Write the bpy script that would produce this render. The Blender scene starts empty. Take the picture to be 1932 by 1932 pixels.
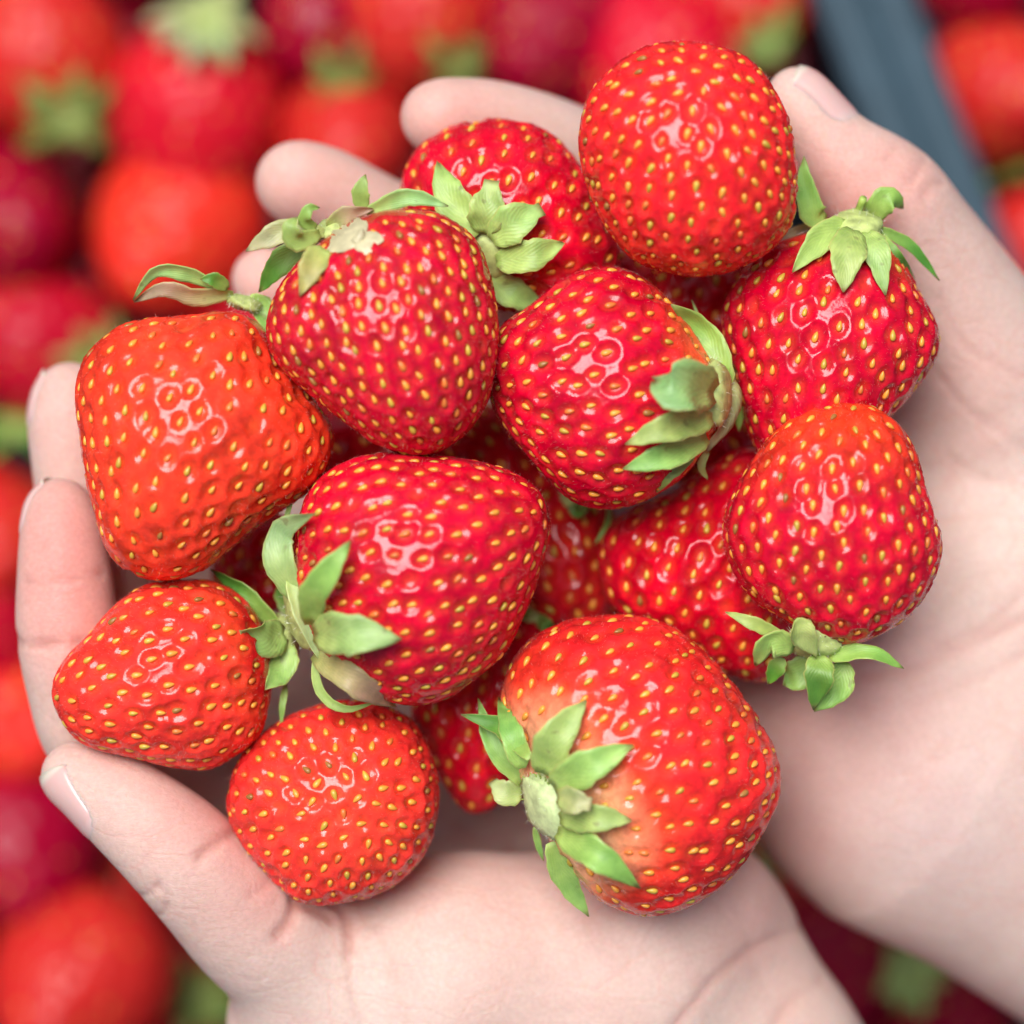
import bpy, math, random
import numpy as np
from mathutils import Vector, Matrix

random.seed(7); RNG = np.random.default_rng(7)
MM = 0.001
scene = bpy.context.scene
col = scene.collection

# ------------------------------------------------------------------ camera
CAM_H = 500.0                        # mm above the focus plane (z = 0)
cam_data = bpy.data.cameras.new('camera')
cam = bpy.data.objects.new('camera', cam_data); col.objects.link(cam)
cam.location = (0, 0, CAM_H * MM)
cam_data.sensor_width = 36.0
cam_data.lens = 36.0 * CAM_H / 193.2
cam_data.clip_start = 0.01; cam_data.clip_end = 50.0
cam_data.dof.use_dof = True
cam_data.dof.focus_distance = (CAM_H - 4.0) * MM
cam_data.dof.aperture_fstop = 5.4
scene.camera = cam

# ------------------------------------------------------------------ sky, sun, exposure
SUN_ELEV, SUN_AZ = 67.0, 118.0      # azimuth measured from +x (image right) towards +y (image top)
world = bpy.data.worlds.new('World'); scene.world = world; world.use_nodes = True
nt = world.node_tree; bgn = nt.nodes['Background']
sky = nt.nodes.new('ShaderNodeTexSky'); sky.sky_type = 'NISHITA'; sky.sun_disc = False
sky.sun_elevation = math.radians(SUN_ELEV); sky.sun_rotation = math.radians(90.0 - SUN_AZ)
sky.dust_density = 3.0; sky.air_density = 1.0
nt.links.new(sky.outputs[0], bgn.inputs[0]); bgn.inputs[1].default_value = 0.05
sun_d = bpy.data.lights.new('sun', 'SUN'); sun = bpy.data.objects.new('sun', sun_d); col.objects.link(sun)
sun_d.energy = 2.9; sun_d.angle = math.radians(34.0); sun_d.color = (1.0, 0.985, 0.975)
e, a = math.radians(SUN_ELEV), math.radians(SUN_AZ)
sdir = Vector((math.cos(e) * math.cos(a), math.cos(e) * math.sin(a), math.sin(e)))
sun.rotation_euler = sdir.to_track_quat('Z', 'Y').to_euler()
sun.location = sdir * 0.6
vs = scene.view_settings; vs.view_transform = 'Standard'; vs.look = 'None'; vs.gamma = 1.0
vs.use_curve_mapping = False; vs.exposure = 0.62
scene.cycles.use_denoising = True; scene.cycles.adaptive_threshold = 0.02
scene.cycles.max_bounces = 6; scene.cycles.diffuse_bounces = 3; scene.cycles.glossy_bounces = 2; scene.cycles.transmission_bounces = 2

# ------------------------------------------------------------------ helpers
def W(px, py, z):                    # a point of the picture (1932 wide) at height z in mm -> mm
    k = 0.1 * (CAM_H - z) / CAM_H
    return np.array([(px - 966.0) * k, (966.0 - py) * k, z])

def ZK(z): return 0.1 * (CAM_H - z) / CAM_H

def nrm(v):
    v = np.asarray(v, float); return v / (np.linalg.norm(v, axis=-1, keepdims=True) + 1e-12)

def mesh_obj(name, verts, faces, mat, parent=None, smooth=True, attrs=None, uvs=None):
    me = bpy.data.meshes.new(name)
    verts = np.asarray(verts, np.float32) * MM
    faces = np.asarray(faces, np.int32)
    k = faces.shape[1]
    me.vertices.add(len(verts)); me.vertices.foreach_set('co', verts.ravel())
    me.loops.add(faces.size); me.loops.foreach_set('vertex_index', faces.ravel())
    me.polygons.add(len(faces)); me.polygons.foreach_set('loop_start', np.arange(0, faces.size, k, dtype=np.int32))
    me.polygons.foreach_set('use_smooth', np.full(len(faces), smooth))
    me.update(calc_edges=True); me.validate()
    if attrs:
        for an, av in attrs.items():
            av = np.asarray(av, np.float32)
            if av.ndim == 1:
                at = me.attributes.new(an, 'FLOAT', 'POINT'); at.data.foreach_set('value', av)
            else:
                at = me.attributes.new(an, 'FLOAT_COLOR', 'POINT')
                c4 = np.ones((len(av), 4), np.float32); c4[:, :3] = av; at.data.foreach_set('color', c4.ravel())
    if uvs is not None:
        uv = me.uv_layers.new(name='UVMap'); uvs = np.asarray(uvs, np.float32)
        uv.data.foreach_set('uv', uvs[faces.ravel()].ravel())
    if mat: me.materials.append(mat)
    o = bpy.data.objects.new(name, me); col.objects.link(o)
    if parent: o.parent = parent
    return o

def empty(name, loc=(0, 0, 0)):
    o = bpy.data.objects.new(name, None); o.empty_display_size = 0.01; col.objects.link(o)
    return o

def tag(o, label, cat, group=None, kind=None):
    o['label'] = label; o['category'] = cat
    if group: o['group'] = group
    if kind: o['kind'] = kind

def catmull(P, n):
    P = np.asarray(P, float)
    if len(P) == 2: 
        t = np.linspace(0, 1, n)[:, None]; return P[0] * (1 - t) + P[1] * t
    Q = np.vstack([2 * P[0] - P[1], P, 2 * P[-1] - P[-2]])
    out = []; S = len(P) - 1
    for t in np.linspace(0, S, n):
        i = min(int(t), S - 1); u = t - i
        a, b, c, d = Q[i], Q[i + 1], Q[i + 2], Q[i + 3]
        out.append(0.5 * (2 * b + (c - a) * u + (2 * a - 5 * b + 4 * c - d) * u ** 2 + (3 * b - a - 3 * c + d) * u ** 3))
    return np.array(out)

_ico = {}
def ico(sub):
    if sub not in _ico:
        import bmesh
        bm = bmesh.new(); bmesh.ops.create_icosphere(bm, subdivisions=sub, radius=1.0)
        bm.verts.ensure_lookup_table()
        v = np.array([x.co[:] for x in bm.verts]); f = np.array([[w.index for w in p.verts] for p in bm.faces])
        bm.free(); _ico[sub] = (nrm(v), f)
    return _ico[sub]

def vnormals(v, f):
    n = np.cross(v[f[:, 1]] - v[f[:, 0]], v[f[:, 2]] - v[f[:, 0]])
    out = np.zeros_like(v)
    for k in range(3): np.add.at(out, f[:, k], n)
    return nrm(out)

_NW = [(RNG.normal(size=3), RNG.uniform(0, 6.28)) for _ in range(48)]
def lownoise(p, scale, seed=0, octs=10):      # cheap smooth noise, about -1..1
    s = np.zeros(len(p))
    for i in range(octs):
        w, ph = _NW[(i + seed * 7) % 48]
        s += np.sin(p @ (w * scale) + ph + seed)
    return s / math.sqrt(octs) 

# ------------------------------------------------------------------ materials
def newmat(name):
    m = bpy.data.materials.new(name); m.use_nodes = True
    t = m.node_tree; return m, t, t.nodes['Principled BSDF']

def N(t, typ, **kw):
    n = t.nodes.new(typ)
    for k, v in kw.items():
        if k in ('inp',):
            for a, b in v.items(): n.inputs[a].default_value = b
        else: setattr(n, k, v)
    return n

def ramp(t, stops):
    r = t.nodes.new('ShaderNodeValToRGB'); e = r.color_ramp.elements
    while len(e) < len(stops): e.new(0.5)
    for k, (p, c) in enumerate(stops): e[k].position = p; e[k].color = (*c, 1) if len(c) == 3 else c
    return r

def mixc(t, fac, a, b, blend='MIX'):
    m = t.nodes.new('ShaderNodeMix'); m.data_type = 'RGBA'; m.blend_type = blend
    for sock, val in ((m.inputs[0], fac), (m.inputs[6], a), (m.inputs[7], b)):
        if hasattr(val, 'is_linked') or hasattr(val, 'links'): t.links.new(val, sock)
        else: sock.default_value = val if not isinstance(val, tuple) else (*val, 1)[:4]
    return m.outputs[2]

def mat_flesh():
    m, t, b = newmat('strawberry_flesh')
    at = N(t, 'ShaderNodeAttribute', attribute_name='tint')
    tc = N(t, 'ShaderNodeTexCoord')
    n1 = N(t, 'ShaderNodeTexNoise', inp={'Scale': 900.0, 'Detail': 3.0}); t.links.new(tc.outputs['Object'], n1.inputs['Vector'])
    r = ramp(t, [(0.3, (0.8, 0.8, 0.8)), (0.7, (1.15, 1.15, 1.15))]); t.links.new(n1.outputs[0], r.inputs[0])
    c = mixc(t, 1.0, at.outputs['Color'], r.outputs[0], 'MULTIPLY'); t.links.new(c, b.inputs['Base Color'])
    b.inputs['Roughness'].default_value = 0.12; b.inputs['IOR'].default_value = 1.5; b.inputs['Specular IOR Level'].default_value = 0.34
    n3 = N(t, 'ShaderNodeTexNoise', inp={'Scale': 120.0, 'Detail': 5.0, 'Roughness': 0.65}); t.links.new(tc.outputs['Object'], n3.inputs['Vector'])
    mr = N(t, 'ShaderNodeMapRange', inp={'From Min': 0.38, 'From Max': 0.68, 'To Min': 0.06, 'To Max': 0.27}); t.links.new(n3.outputs[0], mr.inputs[0]); t.links.new(mr.outputs[0], b.inputs['Roughness'])
    b.inputs['Subsurface Weight'].default_value = 0.35
    b.inputs['Subsurface Radius'].default_value = (1.0, 0.18, 0.12); b.inputs['Subsurface Scale'].default_value = 0.0016
    n2 = N(t, 'ShaderNodeTexNoise', inp={'Scale': 520.0, 'Detail': 4.0, 'Roughness': 0.6}); t.links.new(tc.outputs['Object'], n2.inputs['Vector'])
    bp = N(t, 'ShaderNodeBump', inp={'Strength': 0.15, 'Distance': 0.0006}); t.links.new(n2.outputs[0], bp.inputs['Height'])
    t.links.new(bp.outputs[0], b.inputs['Normal'])
    return m

def mat_crate_flesh():
    m, t, b = newmat('crate_strawberry_flesh')
    oi = N(t, 'ShaderNodeObjectInfo'); tc = N(t, 'ShaderNodeTexCoord')
    v = N(t, 'ShaderNodeTexVoronoi', inp={'Scale': 190.0}); t.links.new(tc.outputs['Object'], v.inputs['Vector'])
    r = ramp(t, [(0.0, (1, 1, 1)), (0.13, (1, 1, 1)), (0.18, (0, 0, 0))]); t.links.new(v.outputs['Distance'], r.inputs[0])
    c = mixc(t, r.outputs[0], oi.outputs['Color'], (0.72, 0.33, 0.04)); t.links.new(c, b.inputs['Base Color'])
    b.inputs['Roughness'].default_value = 0.3; b.inputs['Specular IOR Level'].default_value = 0.2
    b.inputs['Subsurface Weight'].default_value = 0.2
    b.inputs['Subsurface Radius'].default_value = (1.0, 0.18, 0.12); b.inputs['Subsurface Scale'].default_value = 0.0016
    bp = N(t, 'ShaderNodeBump', inp={'Strength': 0.9, 'Distance': 0.0016}); t.links.new(v.outputs['Distance'], bp.inputs['Height']); t.links.new(bp.outputs[0], b.inputs['Normal'])
    return m

def mat_seed():
    m, t, b = newmat('seed')
    oi = N(t, 'ShaderNodeObjectInfo'); t.links.new(oi.outputs['Color'], b.inputs['Base Color'])
    b.inputs['Roughness'].default_value = 0.3
    return m

def mat_sepal():
    m, t, b = newmat('sepal')
    oi = N(t, 'ShaderNodeObjectInfo'); uv = N(t, 'ShaderNodeUVMap'); sp = N(t, 'ShaderNodeSeparateXYZ'); t.links.new(uv.outputs[0], sp.inputs[0])
    tc = N(t, 'ShaderNodeTexCoord')
    # base of the sepal is paler and yellower
    rb = ramp(t, [(0.0, (0.50, 0.52, 0.10)), (0.22, (0.40, 0.47, 0.08)), (0.55, (0, 0, 0))])
    fb = N(t, 'ShaderNodeMapRange', inp={'From Min': 0.0, 'From Max': 0.6, 'To Min': 0.75, 'To Max': 0.0}); t.links.new(sp.outputs['Y'], fb.inputs[0])
    c = mixc(t, fb.outputs[0], oi.outputs['Color'], (0.42, 0.56, 0.14))
    n = N(t, 'ShaderNodeTexNoise', inp={'Scale': 300.0, 'Detail': 4.0}); t.links.new(tc.outputs['Object'], n.inputs['Vector'])
    r = ramp(t, [(0.3, (0.72, 0.78, 0.7)), (0.7, (1.15, 1.12, 1.1))]); t.links.new(n.outputs[0], r.inputs[0])
    c = mixc(t, 1.0, c, r.outputs[0], 'MULTIPLY')
    # veins: slanted fine lines on both halves
    au = N(t, 'ShaderNodeMath', operation='SUBTRACT', inp={1: 0.5}); t.links.new(sp.outputs['X'], au.inputs[0])
    ab = N(t, 'ShaderNodeMath', operation='ABSOLUTE'); t.links.new(au.outputs[0], ab.inputs[0])
    m1 = N(t, 'ShaderNodeMath', operation='MULTIPLY_ADD', inp={1: -1.1}); t.links.new(ab.outputs[0], m1.inputs[0]); t.links.new(sp.outputs['Y'], m1.inputs[2])
    nz = N(t, 'ShaderNodeTexNoise', inp={'Scale': 160.0, 'Detail': 2.0}); t.links.new(tc.outputs['Object'], nz.inputs['Vector'])
    m1b = N(t, 'ShaderNodeMath', operation='MULTIPLY_ADD', inp={1: 0.22}); t.links.new(nz.outputs[0], m1b.inputs[0]); t.links.new(m1.outputs[0], m1b.inputs[2])
    m2 = N(t, 'ShaderNodeMath', operation='MULTIPLY', inp={1: 52.0}); t.links.new(m1b.outputs[0], m2.inputs[0])
    m3 = N(t, 'ShaderNodeMath', operation='SINE'); t.links.new(m2.outputs[0], m3.inputs[0])
    vr = N(t, 'ShaderNodeMapRange', inp={'From Min': 0.75, 'From Max': 1.0, 'To Min': 0.0, 'To Max': 0.12}); t.links.new(m3.outputs[0], vr.inputs[0])
    c = mixc(t, vr.outputs[0], c, (0.10, 0.16, 0.03))
    # reddish-yellow margin
    mg = N(t, 'ShaderNodeMapRange', inp={'From Min': 0.44, 'From Max': 0.5, 'To Min': 0.0, 'To Max': 0.55}); t.links.new(ab.outputs[0], mg.inputs[0])
    c = mixc(t, mg.outputs[0], c, (0.55, 0.48, 0.16))
    tb = N(t, 'ShaderNodeMapRange', inp={'From Min': 0.88, 'From Max': 1.0, 'To Min': 0.0, 'To Max': 0.8}); t.links.new(sp.outputs['Y'], tb.inputs[0])
    c = mixc(t, tb.outputs[0], c, (0.22, 0.15, 0.06))
    sn = N(t, 'ShaderNodeTexNoise', inp={'Scale': 420.0, 'Detail': 1.0}); t.links.new(tc.outputs['Object'], sn.inputs['Vector'])
    sm_ = N(t, 'ShaderNodeMapRange', inp={'From Min': 0.68, 'From Max': 0.76, 'To Min': 0.0, 'To Max': 0.5}); t.links.new(sn.outputs[0], sm_.inputs[0])
    c = mixc(t, sm_.outputs[0], c, (0.16, 0.14, 0.05))
    t.links.new(c, b.inputs['Base Color'])
    b.inputs['Roughness'].default_value = 0.5
    bp = N(t, 'ShaderNodeBump', inp={'Strength': 0.16, 'Distance': 0.0004}); 
    sm = N(t, 'ShaderNodeMath', operation='MULTIPLY_ADD', inp={1: 0.35}); t.links.new(m3.outputs[0], sm.inputs[0]); t.links.new(n.outputs[0], sm.inputs[2])
    t.links.new(sm.outputs[0], bp.inputs['Height']); t.links.new(bp.outputs[0], b.inputs['Normal'])
    b.inputs['Subsurface Weight'].default_value = 0.25
    b.inputs['Subsurface Radius'].default_value = (0.5, 0.8, 0.2); b.inputs['Subsurface Scale'].default_value = 0.0012
    return m

def mat_plain(name, c, rough=0.5, nscale=None, namp=0.25):
    m, t, b = newmat(name)
    if nscale:
        tc = N(t, 'ShaderNodeTexCoord'); n = N(t, 'ShaderNodeTexNoise', inp={'Scale': nscale, 'Detail': 4.0}); t.links.new(tc.outputs['Object'], n.inputs['Vector'])
        r = ramp(t, [(0.3, tuple(x * (1 - namp) for x in c)), (0.7, tuple(min(1, x * (1 + namp)) for x in c))]); t.links.new(n.outputs[0], r.inputs[0])
        t.links.new(r.outputs[0], b.inputs['Base Color'])
        bp = N(t, 'ShaderNodeBump', inp={'Strength': 0.3, 'Distance': 0.0004}); t.links.new(n.outputs[0], bp.inputs['Height']); t.links.new(bp.outputs[0], b.inputs['Normal'])
    else: b.inputs['Base Color'].default_value = (*c, 1)
    b.inputs['Roughness'].default_value = rough
    return m

def mat_skin():
    m, t, b = newmat('skin')
    at = N(t, 'ShaderNodeAttribute', attribute_name='tint'); tc = N(t, 'ShaderNodeTexCoord')
    n1 = N(t, 'ShaderNodeTexNoise', inp={'Scale': 95.0, 'Detail': 5.0, 'Roughness': 0.6}); t.links.new(tc.outputs['Object'], n1.inputs['Vector'])
    r1 = ramp(t, [(0.32, (0.97, 0.93, 0.93)), (0.5, (1, 1, 1)), (0.68, (1.02, 1.04, 1.04))]); t.links.new(n1.outputs[0], r1.inputs[0])
    c = mixc(t, 1.0, at.outputs['Color'], r1.outputs[0], 'MULTIPLY')
    n2 = N(t, 'ShaderNodeTexNoise', inp={'Scale': 1100.0, 'Detail': 3.0}); t.links.new(tc.outputs['Object'], n2.inputs['Vector'])
    r2 = ramp(t, [(0.35, (0.95, 0.92, 0.91)), (0.65, (1.03, 1.03, 1.03))]); t.links.new(n2.outputs[0], r2.inputs[0])
    c = mixc(t, 1.0, c, r2.outputs[0], 'MULTIPLY')
    CSK = c
    b.inputs['Roughness'].default_value = 0.5; b.inputs['IOR'].default_value = 1.38
    b.inputs['Subsurface Weight'].default_value = 0.8
    b.inputs['Subsurface Radius'].default_value = (1.0, 0.30, 0.16); b.inputs['Subsurface Scale'].default_value = 0.0034
    # fine friction-ridge lines plus pores
    mp = N(t, 'ShaderNodeMapping', inp={'Rotation': (0, 0, math.radians(-18)), 'Scale': (0.35, 1.6, 1.0)}); t.links.new(tc.outputs['Object'], mp.inputs[0])
    n3 = N(t, 'ShaderNodeTexNoise', inp={'Scale': 900.0, 'Detail': 4.0, 'Roughness': 0.65}); t.links.new(mp.outputs[0], n3.inputs['Vector'])
    v = N(t, 'ShaderNodeTexVoronoi', inp={'Scale': 1300.0}); v.feature = 'DISTANCE_TO_EDGE'; t.links.new(mp.outputs[0], v.inputs['Vector'])
    vm = N(t, 'ShaderNodeMapRange', inp={'From Min': 0.0, 'From Max': 0.12, 'To Min': 0.0, 'To Max': 0.5}); t.links.new(v.outputs['Distance'], vm.inputs[0])
    ad0 = N(t, 'ShaderNodeMath', operation='ADD'); t.links.new(n3.outputs[0], ad0.inputs[0]); t.links.new(vm.outputs[0], ad0.inputs[1])
    mp2 = N(t, 'ShaderNodeMapping', inp={'Rotation': (0, 0, math.radians(28)), 'Scale': (0.45, 1.0, 0.7)}); t.links.new(tc.outputs['Object'], mp2.inputs[0])
    dn = N(t, 'ShaderNodeTexNoise', inp={'Scale': 60.0, 'Detail': 3.0}); t.links.new(tc.outputs['Object'], dn.inputs['Vector'])
    dm = N(t, 'ShaderNodeVectorMath', operation='MULTIPLY_ADD', inp={1: (0.012, 0.012, 0.012)}); t.links.new(dn.outputs['Color'], dm.inputs[0]); t.links.new(mp2.outputs[0], dm.inputs[2])
    v2 = N(t, 'ShaderNodeTexVoronoi', inp={'Scale': 125.0}); v2.feature = 'DISTANCE_TO_EDGE'; t.links.new(dm.outputs[0], v2.inputs['Vector'])
    vm2 = N(t, 'ShaderNodeMapRange', inp={'From Min': 0.0, 'From Max': 0.07, 'To Min': -0.6, 'To Max': 0.0}); t.links.new(v2.outputs['Distance'], vm2.inputs[0])
    ad = N(t, 'ShaderNodeMath', operation='ADD'); t.links.new(ad0.outputs[0], ad.inputs[0]); t.links.new(vm2.outputs[0], ad.inputs[1])
    wr = N(t, 'ShaderNodeMapRange', inp={'From Min': 0.0, 'From Max': 0.05, 'To Min': 0.2, 'To Max': 0.0}); t.links.new(v2.outputs['Distance'], wr.inputs[0])
    pn = N(t, 'ShaderNodeTexNoise', inp={'Scale': 38.0, 'Detail': 2.0}); t.links.new(tc.outputs['Object'], pn.inputs['Vector'])
    pr = N(t, 'ShaderNodeMapRange', inp={'From Min': 0.42, 'From Max': 0.62, 'To Min': 0.0, 'To Max': 1.0}); t.links.new(pn.outputs[0], pr.inputs[0])
    wm = N(t, 'ShaderNodeMath', operation='MULTIPLY'); t.links.new(wr.outputs[0], wm.inputs[0]); t.links.new(pr.outputs[0], wm.inputs[1])
    t.links.new(mixc(t, wm.outputs[0], CSK, (0.66, 0.30, 0.23)), b.inputs['Base Color'])
    bp = N(t, 'ShaderNodeBump', inp={'Strength': 0.3, 'Distance': 0.0004}); t.links.new(ad.outputs[0], bp.inputs['Height']); t.links.new(bp.outputs[0], b.inputs['Normal'])
    return m

M_FLESH, M_SEED, M_SEPAL, M_SKIN, M_BGF = mat_flesh(), mat_seed(), mat_sepal(), mat_skin(), mat_crate_flesh()
M_CALYX = mat_plain('calyx_green', (0.42, 0.50, 0.16), 0.6, 500.0, 0.35)
M_CALYXP = mat_plain('calyx_pale', (0.58, 0.70, 0.32), 0.55, 420.0, 0.3)
M_CORE = mat_plain('pale_core', (0.56, 0.50, 0.30), 0.45, 500.0, 0.15)
M_STEM = mat_plain('stem_green', (0.36, 0.50, 0.10), 0.5, 600.0, 0.3)
M_HAIR = mat_plain('berry_hair', (0.70, 0.30, 0.24), 0.5)
M_CHAIR = mat_plain('calyx_hair', (0.75, 0.78, 0.60), 0.5)
M_STAMEN = mat_plain('stamen', (0.16, 0.08, 0.035), 0.6)
M_CRATE = mat_plain('crate_plastic', (0.040, 0.075, 0.100), 0.55, 90.0, 0.12)
M_CRATE.node_tree.nodes['Principled BSDF'].inputs['Specular IOR Level'].default_value = 0.2
M_GROUND = mat_plain('ground', (0.05, 0.045, 0.04), 0.9, 20.0, 0.3)

def mat_nail():
    m, t, b = newmat('nail')
    uv = N(t, 'ShaderNodeUVMap'); sp = N(t, 'ShaderNodeSeparateXYZ'); t.links.new(uv.outputs[0], sp.inputs[0])
    r = ramp(t, [(0.0, (0.66, 0.58, 0.48)), (0.08, (0.68, 0.58, 0.49)), (0.14, (0.68, 0.43, 0.39)), (0.8, (0.66, 0.42, 0.39)), (0.95, (0.70, 0.50, 0.46))])
    t.links.new(sp.outputs['Y'], r.inputs[0]); t.links.new(r.outputs[0], b.inputs['Base Color'])
    b.inputs['Roughness'].default_value = 0.28
    b.inputs['Subsurface Weight'].default_value = 0.3; b.inputs['Subsurface Scale'].default_value = 0.001
    return m
M_NAIL = mat_nail()

# ------------------------------------------------------------------ ground and crates
gz = -560.0
mesh_obj('ground', [(-3000, -3000, gz), (3000, -3000, gz), (3000, 3000, gz), (-3000, 3000, gz)], [(0, 1, 2, 3)], M_GROUND)['kind'] = 'structure'

def box_vf(c, s, R, bev=0.0):
    # box with chamfered edges, centre c, half sizes s, columns of R are its axes
    s = np.asarray(s, float); b = min(bev, 0.45 * s.min())
    vs_, idx = [], {}
    for sx in (-1, 1):
        for sy in (-1, 1):
            for sz in (-1, 1):
                sg = np.array([sx, sy, sz])
                for ax in range(3):
                    p = sg * (s - b); p[ax] = sg[ax] * s[ax]
                    idx[(sx, sy, sz, ax)] = len(vs_); vs_.append(p)
    from itertools import product
    import bmesh
    bm = bmesh.new()
    for p in vs_: bm.verts.new(p)
    r = bmesh.ops.convex_hull(bm, input=bm.verts[:])
    bm.verts.ensure_lookup_table(); bmesh.ops.triangulate(bm, faces=bm.faces[:])
    bm.verts.index_update()
    v = np.array([x.co[:] for x in bm.verts]); f = np.array([[w.index for w in q.verts] for q in bm.faces]); bm.free()
    return v @ np.asarray(R).T + np.asarray(c), f

RIM_Z = -285.0
def crate(inner_px0, inner_px1, side, length, label):
    """the crate whose one long wall runs under the line px0->px1; side = +1: body lies to the picture's left"""
    p0, p1 = W(*inner_px0, RIM_Z), W(*inner_px1, RIM_Z)
    u = nrm(p1 - p0); v = np.array([u[1], -u[0], 0.0]); 
    if v[0] > 0: v = -v
    v = v * side                                        # points into the crate
    R = np.stack([u, v, np.array([0, 0, 1.0])], 1)
    root = empty('crate'); tag(root, label, 'crate', 'plastic strawberry crates')
    mid = p0 + u * 40; H = 220.0; wid = 430.0
    def part(name, du, dv, dz, su, sv, sz, bev=1.2, parent=root):
        vv, ff = box_vf(mid + u * du + v * dv + np.array([0, 0, dz]), (su, sv, sz), R, bev)
        return mesh_obj(name, vv, ff, M_CRATE, parent, smooth=False)
    half = length / 2
    for k, dv in enumerate((0.0, wid)):
        s = 1 if k == 0 else -1
        w = part('side_wall', 0, dv + s * 7.0, -H / 2 - 3, half, 1.5, H / 2)
        part('rim', 0, dv + s * 6.5, 0, half + 6, 7.0, 3.0, 2.0, w)
        part('rim_bead', 0, dv + s * 2.6, 3.4, half + 5, 1.6, 1.2, 0.8, w)
        part('rim_bead', 0, dv + s * 10.4, 3.4, half + 5, 1.6, 1.2, 0.8, w)
    for du in (-half, half):
        s = 1 if du < 0 else -1
        w = part('end_wall', du + s * 4.0, wid / 2, -H / 2 - 3, 1.5, wid / 2 - 9, H / 2)
        part('rim', du + s * 1.0, wid / 2, 0, 7.0, wid / 2 - 14, 3.0, 2.0, w)
    part('base', 0, wid / 2, -H - 1.0, half - 2, wid / 2 - 6, 1.6)
    return root

crate((1628, 0), (1800, 450), 1, 620.0, 'dark blue-grey plastic crate full of strawberries under the hands')
crate((1634, 0), (1806, 450), -1, 620.0, 'dark blue-grey plastic crate at the right, rim beside the thumb')

# ------------------------------------------------------------------ sepals
GREEN = {'g': (0.26, 0.46, 0.10), 'p': (0.36, 0.54, 0.15), 'd': (0.09, 0.26, 0.03), 'b': (0.29, 0.50, 0.17),
         'y': (0.46, 0.42, 0.13), 'k': (0.42, 0.30, 0.20), 'w': (0.42, 0.48, 0.22), 'm': (0.16, 0.27, 0.06), 'l': (0.36, 0.40, 0.20)}

def sepal_mesh(P, width, name, parent, colour, cup=0.25, roll=0.0, n=13, m=7, blunt=0.0, thick=0.16, up=None, seed=0, wave=0.055):
    C = catmull(P, n)
    T = nrm(np.gradient(C, axis=0))
    L = np.linalg.norm(np.diff(C, axis=0), axis=1).sum()
    s = np.linspace(0, 1, n)
    prof = (0.42 * (1 - s) ** 1.5 + np.sin(np.pi * np.clip(s, 0, 1) ** 0.85) ** 0.8) 
    prof = prof / prof.max()
    if blunt: prof = np.maximum(prof, blunt * (s > 0.5))
    prof[-1] = max(prof[-1], 0.05)
    upv = np.array([0, 0, 1.0]) if up is None else nrm(up)
    side = np.cross(T, upv); side = nrm(side)
    nor = nrm(np.cross(side, T))
    rolls = np.atleast_1d(roll) * np.ones(n) if np.ndim(roll) == 0 else np.interp(s, np.linspace(0, 1, len(roll)), roll)
    ca, sa = np.cos(rolls)[:, None], np.sin(rolls)[:, None]
    side, nor = side * ca + nor * sa, nor * ca - side * sa
    us = np.linspace(-1, 1, m)
    rr = np.random.default_rng(int(abs(P[0][0] * 131 + P[0][1] * 17 + seed)) % 99991)
    ph = rr.uniform(0, 6.28, 4)
    top = []; uv = []
    for i in range(n):
        hw = 0.5 * width * prof[i]
        for u in us:
            wv = wave * width * (math.sin(6 * s[i] + ph[0] + 1.3 * u) + 0.7 * math.sin(11 * s[i] + ph[1] + 2 * u)) * min(1, s[i] * 3)
            rag = 1 + 0.06 * math.sin(17 * s[i] + ph[2] + u) + 0.05 * math.sin(31 * s[i] + ph[3] - 2 * u)
            p = C[i] + side[i] * hw * u * rag + nor[i] * (cup * hw * (u * u - 0.35) + wv + 0.05 * hw * math.exp(-(u / .16) ** 2) * -1)
            top.append(p); uv.append((0.5 + 0.5 * u, s[i]))
    top = np.array(top); bot = top - np.repeat(nor, m, 0) * thick
    V = np.vstack([top, bot]); nv = len(top); F = []
    for i in range(n - 1):
        for j in range(m - 1):
            a, b, c, d = i * m + j, i * m + j + 1, (i + 1) * m + j + 1, (i + 1) * m + j
            F.append((a, b, c, d)); F.append((a + nv, d + nv, c + nv, b + nv))
        for j, fl in ((0, 1), (m - 1, 0)):
            a, b = i * m + j, (i + 1) * m + j
            F.append((a, b, b + nv, a + nv) if fl else (a, a + nv, b + nv, b))
    for i, fl in ((0, 0), (n - 1, 1)):
        for j in range(m - 1):
            a, b = i * m + j, i * m + j + 1
            F.append((a, b, b + nv, a + nv) if fl else (a, a + nv, b + nv, b))
    o = mesh_obj(name, V, F, M_SEPAL, parent, uvs=np.array(uv + uv))
    jit = rr.uniform(0.88, 1.12, 3)
    o.color = tuple(np.array(colour) * jit) + (1,)
    return o

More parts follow.
